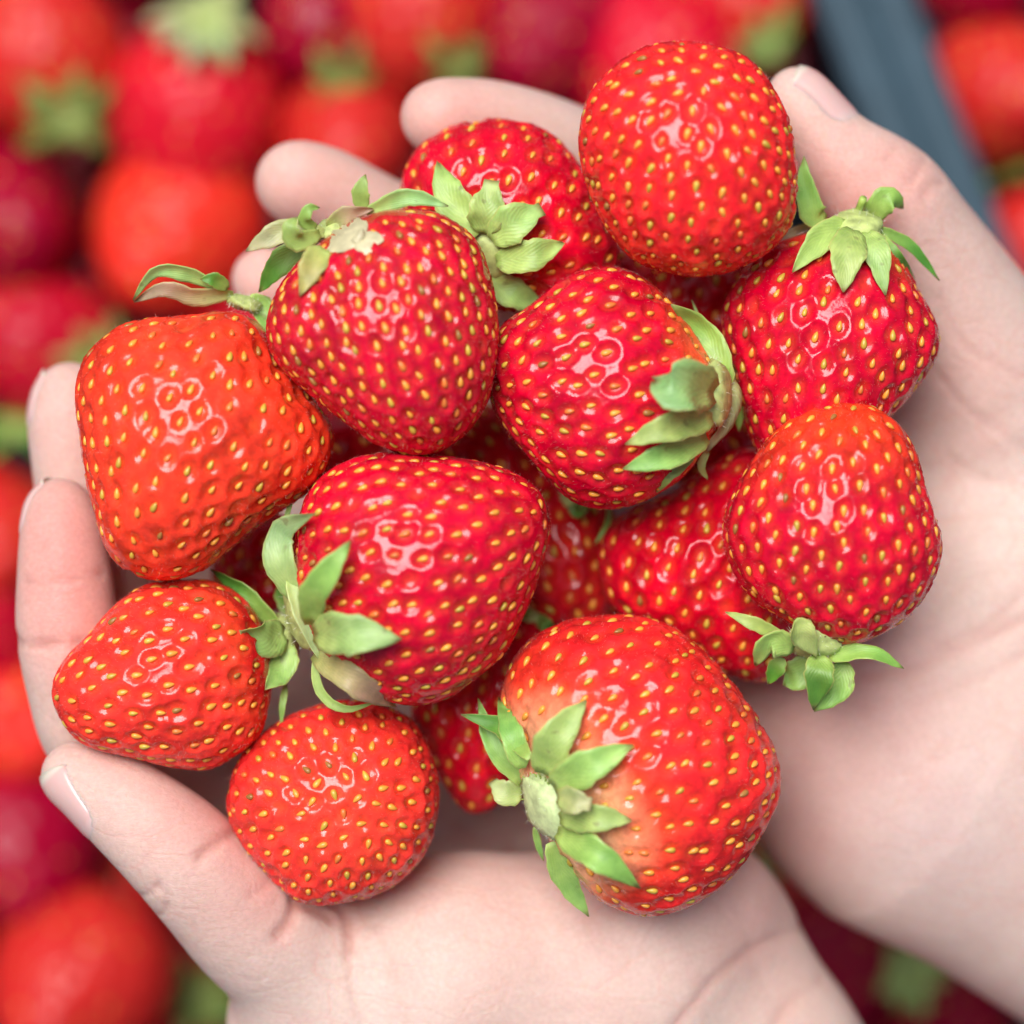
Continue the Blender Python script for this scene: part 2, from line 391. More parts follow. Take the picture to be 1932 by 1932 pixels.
def tube(name, P, radii, mat, parent, n=10, m=8):
    C = catmull(P, n); r = np.interp(np.linspace(0, 1, n), np.linspace(0, 1, len(radii)), radii)
    T = nrm(np.gradient(C, axis=0)); ref = np.array([0.31, 0.2, 0.93])
    A = nrm(np.cross(T, ref)); B = np.cross(T, A)
    V = []; F = []
    for i in range(n):
        for j in range(m):
            q = 2 * math.pi * j / m; V.append(C[i] + r[i] * (A[i] * math.cos(q) + B[i] * math.sin(q)))
    for i in range(n - 1):
        for j in range(m):
            F.append((i * m + j, i * m + (j + 1) % m, (i + 1) * m + (j + 1) % m, (i + 1) * m + j))
    V.append(C[0]); V.append(C[-1]); a = len(V) - 2
    for j in range(m):
        F.append((a, (j + 1) % m, j, j)); F.append((a + 1, (n - 1) * m + j, (n - 1) * m + (j + 1) % m, (n - 1) * m + (j + 1) % m))
    V = np.array(V); F = [list(dict.fromkeys(f)) for f in F]
    T3 = []
    for f in F:
        T3.append(f[:3])
        if len(f) == 4: T3.append([f[0], f[2], f[3]])
    return mesh_obj(name, V, T3, mat, parent)

def hairs(name, pts, nors, length, width, mat, parent, lean, seed):
    r = np.random.default_rng(seed); k = len(pts)
    d = nrm(nors + r.normal(0, 0.45, (k, 3)) + lean)
    side = nrm(np.cross(d, r.normal(size=(k, 3))))
    ln = length * r.uniform(0.5, 1.1, (k, 1))
    mid = pts + d * ln * 0.55
    tip = pts + nrm(d + r.normal(0, 0.35, (k, 3))) * ln
    V = np.stack([pts - side * width, pts + side * width, mid + side * width * 0.7, mid - side * width * 0.7, tip, tip], 1)[:, :5].reshape(-1, 3)
    b = np.arange(k)[:, None] * 5
    F = np.vstack([b + [0, 1, 2], b + [0, 2, 3], b + [3, 2, 4]])
    o = mesh_obj(name, V, F, mat, parent); o['kind'] = 'stuff'
    return o

# ------------------------------------------------------------------ strawberries in the hands
def seed_mesh():
    V = []; F = []; n, m = 6, 6
    for i in range(1, n):
        a = math.pi * i / n
        y = -math.cos(a); r = math.sin(a) * (1.0 - 0.32 * y)
        for j in range(m):
            q = 2 * math.pi * j / m; V.append((0.56 * r * math.cos(q), 0.98 * y, 0.46 * r * math.sin(q)))
    for i in range(n - 2):
        for j in range(m):
            a, b, c, d = i * m + j, i * m + (j + 1) % m, (i + 1) * m + (j + 1) % m, (i + 1) * m + j
            F += [(a, c, b), (a, d, c)]
    V += [(0, -0.98, 0), (0, 1.08, 0)]; k = len(V)
    for j in range(m):
        F.append((k - 2, j, (j + 1) % m)); F.append((k - 1, (n - 2) * m + (j + 1) % m, (n - 2) * m + j))
    o = mesh_obj('seed', V, F, M_SEED); me = o.data
    bpy.data.objects.remove(o); return me
SEED_ME = seed_mesh()

O_, R_, C_ = (0.78, 0.035, 0.012), (0.64, 0.009, 0.014), (0.50, 0.003, 0.014)

class Berry:
    def __init__(s, outline, zc, tip, centre=None, depth=0.86, e=0.92):
        P = np.array([W(x, y, zc)[:2] for x, y in outline])
        # closed Catmull resample
        Q = []
        n = len(P)
        for i in range(n):
            a, b, c, d = P[i - 1], P[i], P[(i + 1) % n], P[(i + 2) % n]
            for u in np.linspace(0, 1, 12, endpoint=False):
                Q.append(0.5 * (2 * b + (c - a) * u + (2 * a - 5 * b + 4 * c - d) * u * u + (3 * b - a - 3 * c + d) * u ** 3))
        Q = np.array(Q)
        if centre is None:
            x, y = Q[:, 0], Q[:, 1]; x1, y1 = np.roll(x, -1), np.roll(y, -1); cr = x * y1 - x1 * y
            A = cr.sum() / 2; c = np.array([((x + x1) * cr).sum(), ((y + y1) * cr).sum()]) / (6 * A)
        else: c = W(*centre, zc)[:2]
        s.c = np.array([c[0], c[1], zc]); D = Q - c
        th = np.arctan2(D[:, 1], D[:, 0]); r = np.hypot(D[:, 0], D[:, 1]); o = np.argsort(th); th, r = th[o], r[o]
        g = np.linspace(-np.pi, np.pi, 361)[:-1]
        R = np.interp(g, np.r_[th - 2 * np.pi, th, th + 2 * np.pi], np.r_[r, r, r])
        k = np.exp(-0.5 * (np.arange(-9, 10) / 3.0) ** 2); k /= k.sum()
        s.R = np.convolve(np.r_[R[-9:], R, R[:9]], k, 'valid'); s.g = g
        s.H = depth * s.R.mean(); s.e = e
        t = np.array([tip[0], -tip[1], tip[2]], float); s.A = nrm(t)
    def rad(s, th): return np.interp(th, np.r_[s.g, np.pi], np.r_[s.R, s.R[0]])
    def surf(s, d):
        d = np.atleast_2d(d); th = np.arctan2(d[:, 1], d[:, 0]); c = np.hypot(d[:, 0], d[:, 1]); z = d[:, 2]
        rr = s.rad(th) * c ** s.e
        return s.c + np.stack([rr * np.cos(th), rr * np.sin(th), s.H * np.sign(z) * np.abs(z) ** s.e], 1)
    def inv(s, X):                       # direction whose surface point lies under X
        q = X - s.c; th = np.arctan2(q[:, 1], q[:, 0]); r = np.hypot(q[:, 0], q[:, 1]) / s.rad(th)
        c = r ** (1 / s.e); z = np.sign(q[:, 2]) * (np.abs(q[:, 2]) / s.H) ** (1 / s.e)
        return nrm(np.stack([c * np.cos(th), c * np.sin(th), z], 1))
    def nor(s, d):
        d = nrm(np.atleast_2d(d)); a = nrm(np.cross(d, [0.3, 0.5, 0.81])); b = np.cross(d, a); h = 0.01
        return nrm(np.cross(s.surf(nrm(d + h * a)) - s.surf(nrm(d - h * a)), s.surf(nrm(d + h * b)) - s.surf(nrm(d - h * b))))
    def ztop(s, x, y):
        dx, dy = x - s.c[0], y - s.c[1]; r = math.hypot(dx, dy) / s.rad(math.atan2(dy, dx))
        if r >= 1: return s.c[2]
        c = r ** (1 / s.e); return s.c[2] + s.H * math.sqrt(max(0, 1 - c * c)) ** s.e
    def P(s, px, py, lift):              # a picture point on the berry (or beside it), lifted by some mm
        z = s.c[2]
        for _ in range(6):
            w = W(px, py, z); z = s.ztop(w[0], w[1]) + lift
        return W(px, py, z)

def strawberry(name, label, outline, zc, tip, nseed, main, shoulder=None, tipcol=None, sh=0.16, depth=0.86, e=0.92, sub=6,
               pit=0.64, sig=1.10, calyx=None, centre=None, group='strawberries heaped in the two hands', hair=2600, seedscale=1.0, warp=1.0, cseed=0):
    B = Berry(outline, zc, tip, centre, depth, e)
    root = empty('strawberry'); tag(root, label, 'strawberry', group)
    # --- seeds by a spiral round the axis
    A = B.A; U = nrm(np.cross(A, [0.2, 0.1, 0.95])); V = np.cross(A, U)
    rs = np.random.default_rng(1000 + cseed)
    dv0, f0 = ico(3); p0 = B.surf(dv0); area = 0.5 * np.linalg.norm(np.cross(p0[f0[:, 1]] - p0[f0[:, 0]], p0[f0[:, 2]] - p0[f0[:, 0]]), axis=1).sum()
    spacing = 0.95 * nseed; nseed = int(area / (0.87 * spacing ** 2)); sig = sig * spacing * 0.2
    i = np.arange(nseed); u = (i + 0.5) / nseed
    ct = 1 - 2 * u ** warp                               # +1 tip .. -1 calyx
    az = i * 2.399963 + rs.normal(0, 0.09, nseed); ct = np.clip(ct + rs.normal(0, 0.012, nseed), -0.9999, 0.9999)
    st = np.sqrt(1 - ct ** 2)
    D = ct[:, None] * A + st[:, None] * (np.cos(az)[:, None] * U + np.sin(az)[:, None] * V)
    for it in range(14):                                 # let the seeds push each other apart over the surface
        X = B.surf(D); q = X[:, None] - X[None]; dd = np.sqrt((q * q).sum(-1)) + np.eye(nseed) * 99
        rad_ = spacing * (1.16 - 0.26 * (D @ A))
        w_ = np.clip(1 - dd / (1.25 * rad_[:, None]), 0, 1)
        push = (q / dd[..., None] * w_[..., None]).sum(1) * spacing * 0.22
        D = B.inv(X + push)
    D = B.inv(B.surf(D) + rs.normal(0, 0.075 * spacing, D.shape))
    keep = D @ A > -0.90
    D = D[keep]; SP = B.surf(D); SN = B.nor(D)
    # --- flesh
    dv, f = ico(sub)
    z_ = 2 * ((dv[:, 2] + 1) / 2) ** 0.66 - 1; dv = np.column_stack([dv[:, :2] / (np.hypot(dv[:, 0], dv[:, 1])[:, None] + 1e-9) * np.sqrt(np.clip(1 - z_ * z_, 0, 1))[:, None], z_])
    p = B.surf(dv); n = vnormals(p, f)
    p = p + n * (0.22 * lownoise(p, 0.16, cseed % 5) + 0.11 * lownoise(p, 0.42, (cseed + 3) % 6))[:, None]; n = vnormals(p, f)
    for k in range(len(SP)):
        w = np.argmax(dv @ D[k]); SP[k] = SP[k] + ((p[w] - SP[k]) @ n[w]) * n[w]; SN[k] = n[w]
    merid = nrm(A - (n @ A)[:, None] * n)
    G = np.zeros(len(p)); H2 = np.zeros(len(p)); RM = np.zeros(len(p))
    size = np.clip(rs.normal(1.0, 0.16, len(SP)), 0.55, 1.35)
    for k in range(len(SP)):
        q = p - SP[k]; d2 = (q * q).sum(1); w = np.where(d2 < 30.0)[0]
        if len(w) == 0: continue
        qa = (q[w] * merid[w]).sum(1); dd = d2[w] - 0.42 * qa * qa
        sg = sig * size[k]
        G[w] = np.maximum(G[w], size[k] * np.exp(-(dd / (2 * sg * sg)) ** 2.4)); RM[w] = np.maximum(RM[w], size[k] * np.exp(-((np.sqrt(np.maximum(dd, 0)) - 1.75 * sg) / 0.42) ** 2)); H2[w] = np.maximum(H2[w], np.exp(-(dd / (2 * 1.0 ** 2)) ** 1.4))
    p2 = p + n * (0.19 * RM * (1 - np.clip(G, 0, 1)) - pit * G)[:, None]
    ax = (dv @ A)                                        # -1 calyx .. 1 tip
    m0, sh_c, tp = np.array(main), np.array(shoulder if shoulder is not None else main), np.array(tipcol if tipcol is not None else main)
    nz = lownoise(p, 0.22, (cseed + 2) % 6)
    fs = np.clip((-(ax) - (1 - 2 * sh) + 0.06 * nz) / 0.22, 0, 1)[:, None]; ft = np.clip((ax - 0.35 + 0.12 * nz) / 0.6, 0, 1)[:, None]
    tint = m0 * (1 - ft) + tp * ft
    if sh >= 0.2:
        fm = 0.8 * np.clip((-(ax) - (1 - 3.1 * sh) + 0.10 * nz) / 0.5, 0, 1)[:, None]; tint = tint * (1 - fm) + np.array([0.84, 0.085, 0.022]) * fm
    tint = tint * (1 - fs) + sh_c * fs
    tint = tint * (1 + 0.14 * np.clip(lownoise(p, 0.75, (cseed + 1) % 6), -1.5, 1.5))[:, None]
    tint = tint * (1 + 0.10 * lownoise(p, 0.35, (cseed + 4) % 6))[:, None]
    halo = (0.5 * H2)[:, None]; tint = tint * (1 - halo) + (0.55 * tint + 0.45 * np.array([0.90, 0.16, 0.015])) * halo
    flesh = mesh_obj('flesh', p2, f, M_FLESH, root, attrs={'tint': np.clip(tint, 0, 1)})
    # --- seeds
    vis = (SN[:, 2] > -0.35) & (rs.uniform(size=len(SN)) > 0.025)
    for k in np.where(vis)[0]:
        nn = SN[k]; y = nrm(-A + (A @ nn) * nn + rs.normal(0, 0.12, 3)); y = nrm(y - (y @ nn) * nn); x = np.cross(y, nn)
        c = SP[k] - nn * (pit * size[k] - 0.26)
        sc = seedscale * rs.uniform(0.86, 1.12)
        Mx = np.eye(4); Mx[:3, 0] = x * sc; Mx[:3, 1] = y * sc; Mx[:3, 2] = nn * sc; Mx[:3, 3] = c * MM
        o = bpy.data.objects.new('seed', SEED_ME); col.objects.link(o); o.parent = flesh
        o.matrix_basis = Matrix(Mx.tolist())
        j = rs.uniform(); base = np.array([0.88, 0.37, 0.05]) if j > 0.34 else (np.array([0.60, 0.40, 0.05]) if j > 0.18 else (np.array([0.74, 0.20, 0.04]) if j > 0.06 else np.array([0.36, 0.17, 0.04])))
        o.color = tuple(base * rs.uniform(0.85, 1.1)) + (1,)
    # --- fine hairs
    if hair:
        w = np.where(n[:, 2] > -0.4)[0]; w = rs.choice(w, min(hair, len(w)), replace=False)
        hairs('hairs', p2[w], n[w], 0.85, 0.015, M_HAIR, root, A * 0.5, 50 + cseed)
    if calyx:
        cx, cy, clift, cr, cn = calyx['at']
        cp = B.P(cx, cy, clift); cn = nrm(np.array([cn[0], -cn[1], cn[2]]))
        cu = nrm(np.cross(cn, [0.1, 0.3, 0.9])); cw = np.cross(cn, cu)
        v, ff = ico(3); hgt = calyx.get('h', 0.45)
        bump = 1 + (0.10 * lownoise(v, 5.0, 3) + (0.09 * np.sin(17 * np.arctan2(v[:, 1], v[:, 0])) * np.hypot(v[:, 0], v[:, 1]) ** 2 if calyx.get('pale') else 0))[:, None]
        vv = cp + (v[:, :1] * cu + v[:, 1:2] * cw + hgt * v[:, 2:] * cn) * cr * bump
        cal = mesh_obj('calyx', vv, ff, M_CALYXP if calyx.get('pale') else M_CALYX, root)
        nn_ = vnormals(vv, ff); wsel = rs.choice(len(vv), 260)
        hairs('calyx_hair', vv[wsel], nn_[wsel], 1.3, 0.02, M_CHAIR, cal, np.zeros(3), 90 + cseed)
        for k, sp in enumerate(calyx['sepals']):
            pts, wd, g = sp[0], sp[1], sp[2]; kw = sp[3] if len(sp) > 3 else {}
            PP = [B.P(*q) for q in pts]
            sepal_mesh(PP, 1.13 * wd * ZK(PP[1][2]), 'sepal', cal, GREEN[g], seed=k, **kw)
        for st_ in calyx.get('stems', []):
            tube('stem', [B.P(*q) for q in st_[0]], st_[1], M_CORE if len(st_) > 2 else M_STEM, cal)
        if 'stub' in calyx:                               # cut end of the stalk
            sr, sl = calyx['stub']
            tube('stalk_stub', [cp - cn * 0.5, cp + cn * sl * 0.6 + cu * 0.2, cp + cn * sl], [sr * 1.35, sr * 0.9, sr * 0.6], M_CALYXP, cal, 7, 12)
        ns = calyx.get('stamens', 0)
        for k in range(ns):
            q = 2 * math.pi * k / ns + rs.uniform(-.2, .2); dr = cu * math.cos(q) + cw * math.sin(q)
            b0 = cp + dr * cr * 0.9; tube('stamen', [b0, b0 + (dr * rs.uniform(.5, 1.2) + cn * rs.uniform(-.6, .5)) * 1.3], [0.22, 0.12], M_STEM if calyx.get('pale') else M_STAMEN, cal, 3, 5)
        if 'core' in calyx:                               # pale torn core beside the calyx
            kx, ky, kr, kl = calyx['core']; kp = B.P(kx, ky, kl)
            m_ = 44; vv = [B.P(kx, ky, 0.6)]; ff = []
            for ring, fr_ in enumerate((0.35, 0.7, 1.0)):
                for q_ in range(m_):
                    an = 2 * math.pi * q_ / m_
                    rr_ = 50 * (0.86 + 0.13 * math.cos(5 * an + 0.6) + 0.12 * math.sin(3 * an) + 0.05 * math.sin(11 * an) + rs.uniform(-0.05, 0.05)) * fr_
                    vv.append(B.P(kx + rr_ * 1.15 * math.cos(an), ky + rr_ * 0.72 * math.sin(an), (0.75, 0.7, 0.1)[ring] + rs.uniform(-0.06, 0.06)))
            for q_ in range(m_):
                n_ = (q_ + 1) % m_; ff.append((0, 1 + n_, 1 + q_))
                for r_ in (0, 1):
                    a_, b_, c_, d_ = 1 + r_ * m_ + q_, 1 + r_ * m_ + n_, 1 + (r_ + 1) * m_ + n_, 1 + (r_ + 1) * m_ + q_
                    ff += [(a_, b_, c_), (a_, c_, d_)]
            ff = np.array(ff)[:, ::1]; vv = np.array(vv)
            if np.cross(vv[ff[0][1]] - vv[ff[0][0]], vv[ff[0][2]] - vv[ff[0][0]])[2] < 0: ff = ff[:, ::-1]
            mesh_obj('core', vv, ff, M_CORE, root)
    return B

HEAP = []
def add(*a, **k):
    k['cseed'] = len(HEAP) + 1; HEAP.append(strawberry('strawberry', *a, **k))

# 1 top, tip towards the lens
add('round orange-red strawberry with no leaves showing, topmost of the heap',
    [(1290,84),(1380,100),(1450,160),(1490,240),(1504,330),(1496,410),(1460,465),(1400,500),(1330,518),(1260,512),(1190,480),(1140,420),(1106,340),(1094,260),(1110,190),(1160,130),(1220,94)],
    6, (0.05, -0.55, 0.8), 4.5, (0.84, 0.014, 0.024), depth=0.9, shoulder=(0.62, 0.008, 0.014), sh=0.3)
# 2 right, leaves on top
add('red strawberry with a green stalk and drooping leaves beside the right thumb',
    [(1610,415),(1550,430),(1490,450),(1430,485),(1380,540),(1359,595),(1368,660),(1395,760),(1420,835),(1450,880),(1510,900),(1590,870),(1680,785),(1735,725),(1764,675),(1768,630),(1742,565),(1705,500),(1665,440)],
    -11, (-0.2, 0.92, -0.25), 5.2, (0.61, 0.0006, 0.026), shoulder=(0.84, 0.06, 0.02), sh=0.13, depth=0.84,
    calyx={'at': (1618, 428, 0, 5.0, (0.05, -0.75, 0.6)), 'stems': [([(1612, 432, 1), (1618, 405, 5), (1629, 374, 8)], [1.0, 0.8, 0.75])],
     'sepals': [([(1560,415,3),(1538,408,5),(1519,355,6),(1517,295,6)],44,'g'), ([(1600,424,2),(1550,450,4),(1495,513,2)],50,'p'),
        ([(1610,432,3),(1598,483,4),(1591,551,2)],62,'p',{'cup':0.15}), ([(1636,436,2),(1655,480,3),(1671,557,1)],46,'p'),
        ([(1655,430,2),(1718,464,5),(1773,530,2)],20,'d'), ([(1660,440,0),(1695,483,1),(1728,527,-1)],15,'d'),
        ([(1640,420,2),(1662,385,6),(1685,373,6),(1702,394,2)],46,'g'), ([(1555,415,-3),(1488,443,-2),(1451,478,-2)],14,'k')]})
# 3 right lower
add('glossy conical strawberry lying on the right palm, torn leaves at its lower end',
    [(1580,759),(1640,768),(1690,800),(1725,860),(1742,920),(1770,1000),(1773,1045),(1750,1110),(1710,1165),(1650,1200),(1590,1216),(1530,1195),(1470,1162),(1420,1130),(1385,1080),(1365,1020),(1370,960),(1400,900),(1440,840),(1490,790),(1530,768)],
    1, (0.06, -0.95, 0.18), 4.8, (0.61, 0.0006, 0.026), tipcol=(0.86, 0.045, 0.014), shoulder=(0.78, 0.05, 0.015), sh=0.11, depth=0.88,
    calyx={'at': (1535, 1214, 1, 5.8, (-0.15, 0.9, 0.3)), 'stamens': 20,
     'sepals': [([(1475,1200,3),(1421,1176,6),(1368,1154,4)],24,'p'), ([(1500,1172,5),(1517,1200,8),(1540,1240,4)],46,'p',{'roll':(0.7,-0.3,-0.6)}),
        ([(1500,1222,4),(1452,1215,7),(1424,1255,2)],50,'p',{'roll':0.4}), ([(1475,1240,1),(1462,1265,0),(1449,1292,-2)],30,'d'),
        ([(1545,1236,3),(1545,1280,5),(1535,1340,1)],50,'d'), ([(1592,1248,0),(1578,1300,0),(1536,1342,-1)],50,'g'),
        ([(1560,1240,2),(1640,1230,6),(1705,1261,3)],30,'g',{'roll':(0.2,0.6,0.1)}), ([(1530,1240,-3),(1505,1275,-4),(1478,1295,-5)],55,'g')]})
# 4 centre
add('plump red strawberry in the middle of the heap with its leaf cap turned right',
    [(1130,507),(1185,511),(1240,545),(1290,600),(1335,670),(1362,740),(1355,800),(1325,850),(1285,905),(1220,945),(1150,961),(1080,940),(1020,890),(960,820),(926,750),(920,680),(942,620),(1000,578),(1060,530)],
    -4, (-0.88, 0.22, 0.25), 5.0, (0.61, 0.0006, 0.026), shoulder=(0.88, 0.12, 0.04), sh=0.23, depth=0.92,
    calyx={'at': (1352, 742, 0, 6.5, (0.93, 0.0, 0.35)), 'h': 0.35,
     'sepals': [([(1366,735,3),(1352,680,5),(1318,615,5),(1266,574,3)],54,'g',{'roll':0.3}), ([(1350,742,5),(1300,728,10),(1262,732,10),(1230,715,6)],88,'b',{'cup':0.5}),
        ([(1345,790,5),(1265,805,6),(1180,838,3)],52,'p'), ([(1335,825,3),(1255,860,4),(1175,885,2)],48,'g'), ([(1310,855,1),(1255,900,0),(1222,941,-2)],26,'g'),
        ([(1355,700,4),(1378,745,5),(1365,800,3),(1332,850,2)],56,'w',{'roll':0.9,'cup':0.4}), ([(1335,850,0),(1323,880,0),(1336,906,-2)],14,'p'),
        ([(1345,690,-2),(1325,620,-3),(1305,565,-3)],10,'p'), ([(1378,690,-4),(1392,760,-6),(1395,815,-8)],26,'g')]})
# 5 upper left
add('dark red conical strawberry with a torn pale core and withered leaves',
    [(560,505),(520,560),(503,615),(512,665),(545,710),(600,752),(660,803),(720,842),(790,858),(850,840),(900,790),(930,720),(939,620),(930,540),(902,460),(860,420),(800,397),(730,396),(660,418),(605,462)],
    6, (0.28, 0.92, -0.15), 4.1, (0.54, 0.0005, 0.026), shoulder=(0.50, 0.008, 0.016), sh=0.10, depth=0.86, warp=0.9,
    calyx={'at': (628, 430, 0, 3.8, (-0.4, -0.8, 0.5)), 'core': (668, 449, 4.0, -0.75),
     'stems': [([(676, 456, 0), (680, 445, 1.2), (683, 432, 2.2)], [1.3, 0.9, 0.35], 1)],
     'sepals': [([(612,440,3),(545,434,4),(500,452,4),(464,474,2)],40,'w'), ([(604,440,4),(562,455,7),(547,428,9),(562,408,8)],36,'g',{'roll':0.3}),
        ([(600,432,3),(575,418,6),(583,394,7),(604,392,6)],22,'g'), ([(612,468,2),(590,500,3),(565,559,1)],46,'y',{'wave':0.08}),
        ([(580,452,-3),(525,500,-5),(488,552,-9)],42,'d'), ([(685,395,1),(680,362,3),(690,329,3)],30,'g'),
        ([(690,402,2),(770,372,4),(846,389,3)],32,'b',{'roll':-0.35}), ([(620,430,2),(655,405,4),(705,395,3)],34,'k',{'roll':-0.5})]})
# 6 upper middle, behind
add('red strawberry behind the dark one, pale green leaf star open over it',
    [(758,345),(788,282),(850,242),(930,228),(1010,240),(1072,282),(1115,345),(1150,420),(1172,490),(1150,540),(1070,580),(980,592),(900,570),(820,500),(770,420)],
    -21, (0.3, -0.6, -0.7), 5.4, (0.64, 0.001, 0.022), shoulder=(0.70, 0.03, 0.02), sh=0.12, depth=0.82,
    calyx={'at': (915, 478, 0, 6.0, (-0.3, 0.5, 0.8)), 'h': 0.4,
     'sepals': [([(905,440,4),(852,378,5),(827,305,4)],62,'p'), ([(912,440,4),(920,388,6),(928,340,5)],62,'p',{'blunt':0.42}),
        ([(928,455,4),(975,415,6),(1022,394,4)],64,'p',{'blunt':0.4}), ([(935,492,4),(1004,481,6),(1065,457,4)],56,'p'), ([(925,530,3),(975,556,4),(1022,574,2)],52,'p')]})
# 7 left
add('big orange-red strawberry at the left, long curled leaf tips above it',
    [(270,602),(360,592),(430,585),(490,612),(535,685),(590,750),(625,810),(622,865),(590,920),(520,972),(440,1032),(370,1080),(300,1096),(240,1080),(202,1040),(180,960),(156,850),(145,745),(160,680),(210,630)],
    -3, (-0.32, 0.93, 0.15), 5.4, (0.87, 0.048, 0.020), shoulder=(0.62, 0.010, 0.012), sh=0.12, depth=0.9,
    calyx={'at': (462, 572, -3, 3.4, (0.3, -0.9, 0.1)),
     'sepals': [([(440,555,-2),(370,560,1),(310,545,3),(252,570,0)],34,'k',{'roll':0.5}), ([(420,545,0),(345,515,4),(290,515,5),(251,566,1)],28,'b',{'roll':0.6}),
        ([(430,545,0),(405,528,3),(378,527,3)],26,'d'), ([(470,560,-2),(500,590,-3),(505,640,-5)],40,'g')]})
# 8 centre-left
add('big crimson strawberry at the centre of the heap with a leaf ruff on its left',
    [(600,902),(660,867),(740,850),(830,860),(920,875),(985,902),(1025,940),(1039,1000),(1022,1070),(1000,1140),(960,1220),(900,1280),(830,1322),(760,1328),(680,1300),(610,1235),(570,1140),(553,1050),(566,960)],
    2, (0.92, -0.36, 0.1), 4.7, (0.61, 0.0006, 0.026), shoulder=(0.62, 0.02, 0.014), sh=0.10, depth=0.88,
    calyx={'at': (572, 1168, 0, 6.5, (-0.85, 0.3, 0.4)), 'h': 0.35,
     'sepals': [([(556,1128,4),(528,1060,7),(535,1000,7),(591,970,5)],54,'b',{'roll':0.2}), ([(585,1180,5),(592,1120,8),(625,1070,7),(662,1020,5)],50,'g'),
        ([(590,1196,5),(660,1196,7),(757,1206,4)],74,'b',{'cup':0.2}), ([(590,1235,3),(655,1275,4),(705,1310,3),(748,1331,1)],48,'k'),
        ([(592,1245,2),(604,1305,2),(650,1338,2),(712,1324,1)],17,'g'), ([(536,1000,-2),(545,960,-3),(557,920,-4)],9,'g'),
        ([(545,1110,0),(522,1060,-2),(516,1010,-3)],34,'g'), ([(545,1090,5),(570,1165,6),(605,1250,4)],26,'w',{'roll':0.3})]})
# 9 left lower
add('orange-red strawberry resting on the left thumb tip, pointing left',
    [(280,1101),(370,1095),(430,1108),(480,1155),(510,1230),(513,1310),(490,1390),(440,1430),(390,1451),(320,1446),(240,1426),(160,1402),(115,1352),(98,1302),(120,1250),(180,1182),(230,1132)],
    -7, (-0.95, 0.2, 0.15), 4.9, (0.86, 0.036, 0.026), shoulder=(0.62, 0.008, 0.014), sh=0.2, depth=0.88,
    calyx={'at': (535, 1215, -4, 6.0, (0.95, 0.0, 0.2)),
     'sepals': [([(528,1185,-2),(460,1122,0),(396,1074,-4)],38,'d',{'roll':0.5}), ([(540,1195,0),(495,1207,3),(456,1190,2)],64,'p'),
        ([(545,1215,0),(530,1265,2),(500,1300,1)],48,'p'), ([(540,1290,-2),(533,1330,-1),(530,1372,-2)],12,'g'), ([(545,1160,-10),(540,1115,-12),(535,1090,-14)],40,'d')]})
# 10 bottom
add('round orange strawberry seen end-on in the crook of the left thumb',
    [(560,1345),(640,1324),(720,1330),(780,1362),(815,1420),(830,1490),(822,1560),(790,1630),(720,1682),(640,1702),(570,1703),(520,1665),(470,1612),(435,1555),(428,1500),(445,1440),(490,1387)],
    -13, (0.12, -0.05, 0.98), 4.5, (0.84, 0.026, 0.028), tipcol=(0.88, 0.05, 0.03), depth=0.92)
# 11 bottom right
add('largest strawberry of the heap, pale shoulders and a pointed leaf star facing out',
    [(1180,1159),(1250,1175),(1320,1222),(1390,1300),(1440,1372),(1468,1440),(1466,1510),(1432,1580),(1380,1650),(1300,1705),(1220,1723),(1150,1708),(1100,1668),(1050,1608),(1000,1510),(962,1400),(945,1320),(965,1250),(1010,1200),(1090,1166)],
    -5, (0.74, -0.34, -0.52), 5.2, (0.80, 0.020, 0.024), shoulder=(0.90, 0.40, 0.20), sh=0.2, tipcol=(0.84, 0.045, 0.03), depth=0.88,
    calyx={'at': (1030, 1522, 0.5, 6.8, (-0.80, 0.36, 0.50)), 'h': 0.30, 'stamens': 26, 'pale': 1,
     'stub': (1.9, 1.6),
     'sepals': [([(985,1480,3),(930,1405,4),(902,1318,1)],32,'g'), ([(1000,1430,5),(945,1372,9),(869,1348,6)],32,'d'),
        ([(985,1450,5),(965,1383,6),(942,1315,3)],40,'g'), ([(1022,1460,5),(1050,1390,6),(1107,1321,3)],64,'p'), ([(1042,1485,5),(1110,1446,7),(1194,1405,4)],62,'p'),
        ([(1050,1505,7),(1085,1512,9),(1116,1518,8)],46,'w',{'blunt':0.5}), ([(1055,1545,5),(1125,1543,6),(1191,1547,3)],50,'p'),
        ([(1050,1570,5),(1125,1612,8),(1208,1676,5)],54,'g'), ([(1038,1590,4),(1068,1660,6),(1111,1730,4)],42,'g'), ([(985,1500,2),(950,1494,3),(930,1474,1)],44,'w',{'blunt':0.4}),
        ([(1008,1560,1),(1016,1595,0),(1026,1625,-2)],12,'g')]})
# 12 right centre, second layer
add('deep red strawberry wedged under the middle and right-hand berries',
    [(1420,842),(1350,872),(1270,925),(1190,958),(1145,1002),(1130,1060),(1146,1130),(1190,1175),(1260,1210),(1330,1252),(1400,1282),(1455,1282),(1510,1200),(1545,1050),(1500,880)],
    -27, (-0.25, 0.85, 0.2), 5.2, (0.58, 0.0008, 0.018), depth=0.80, hair=700)
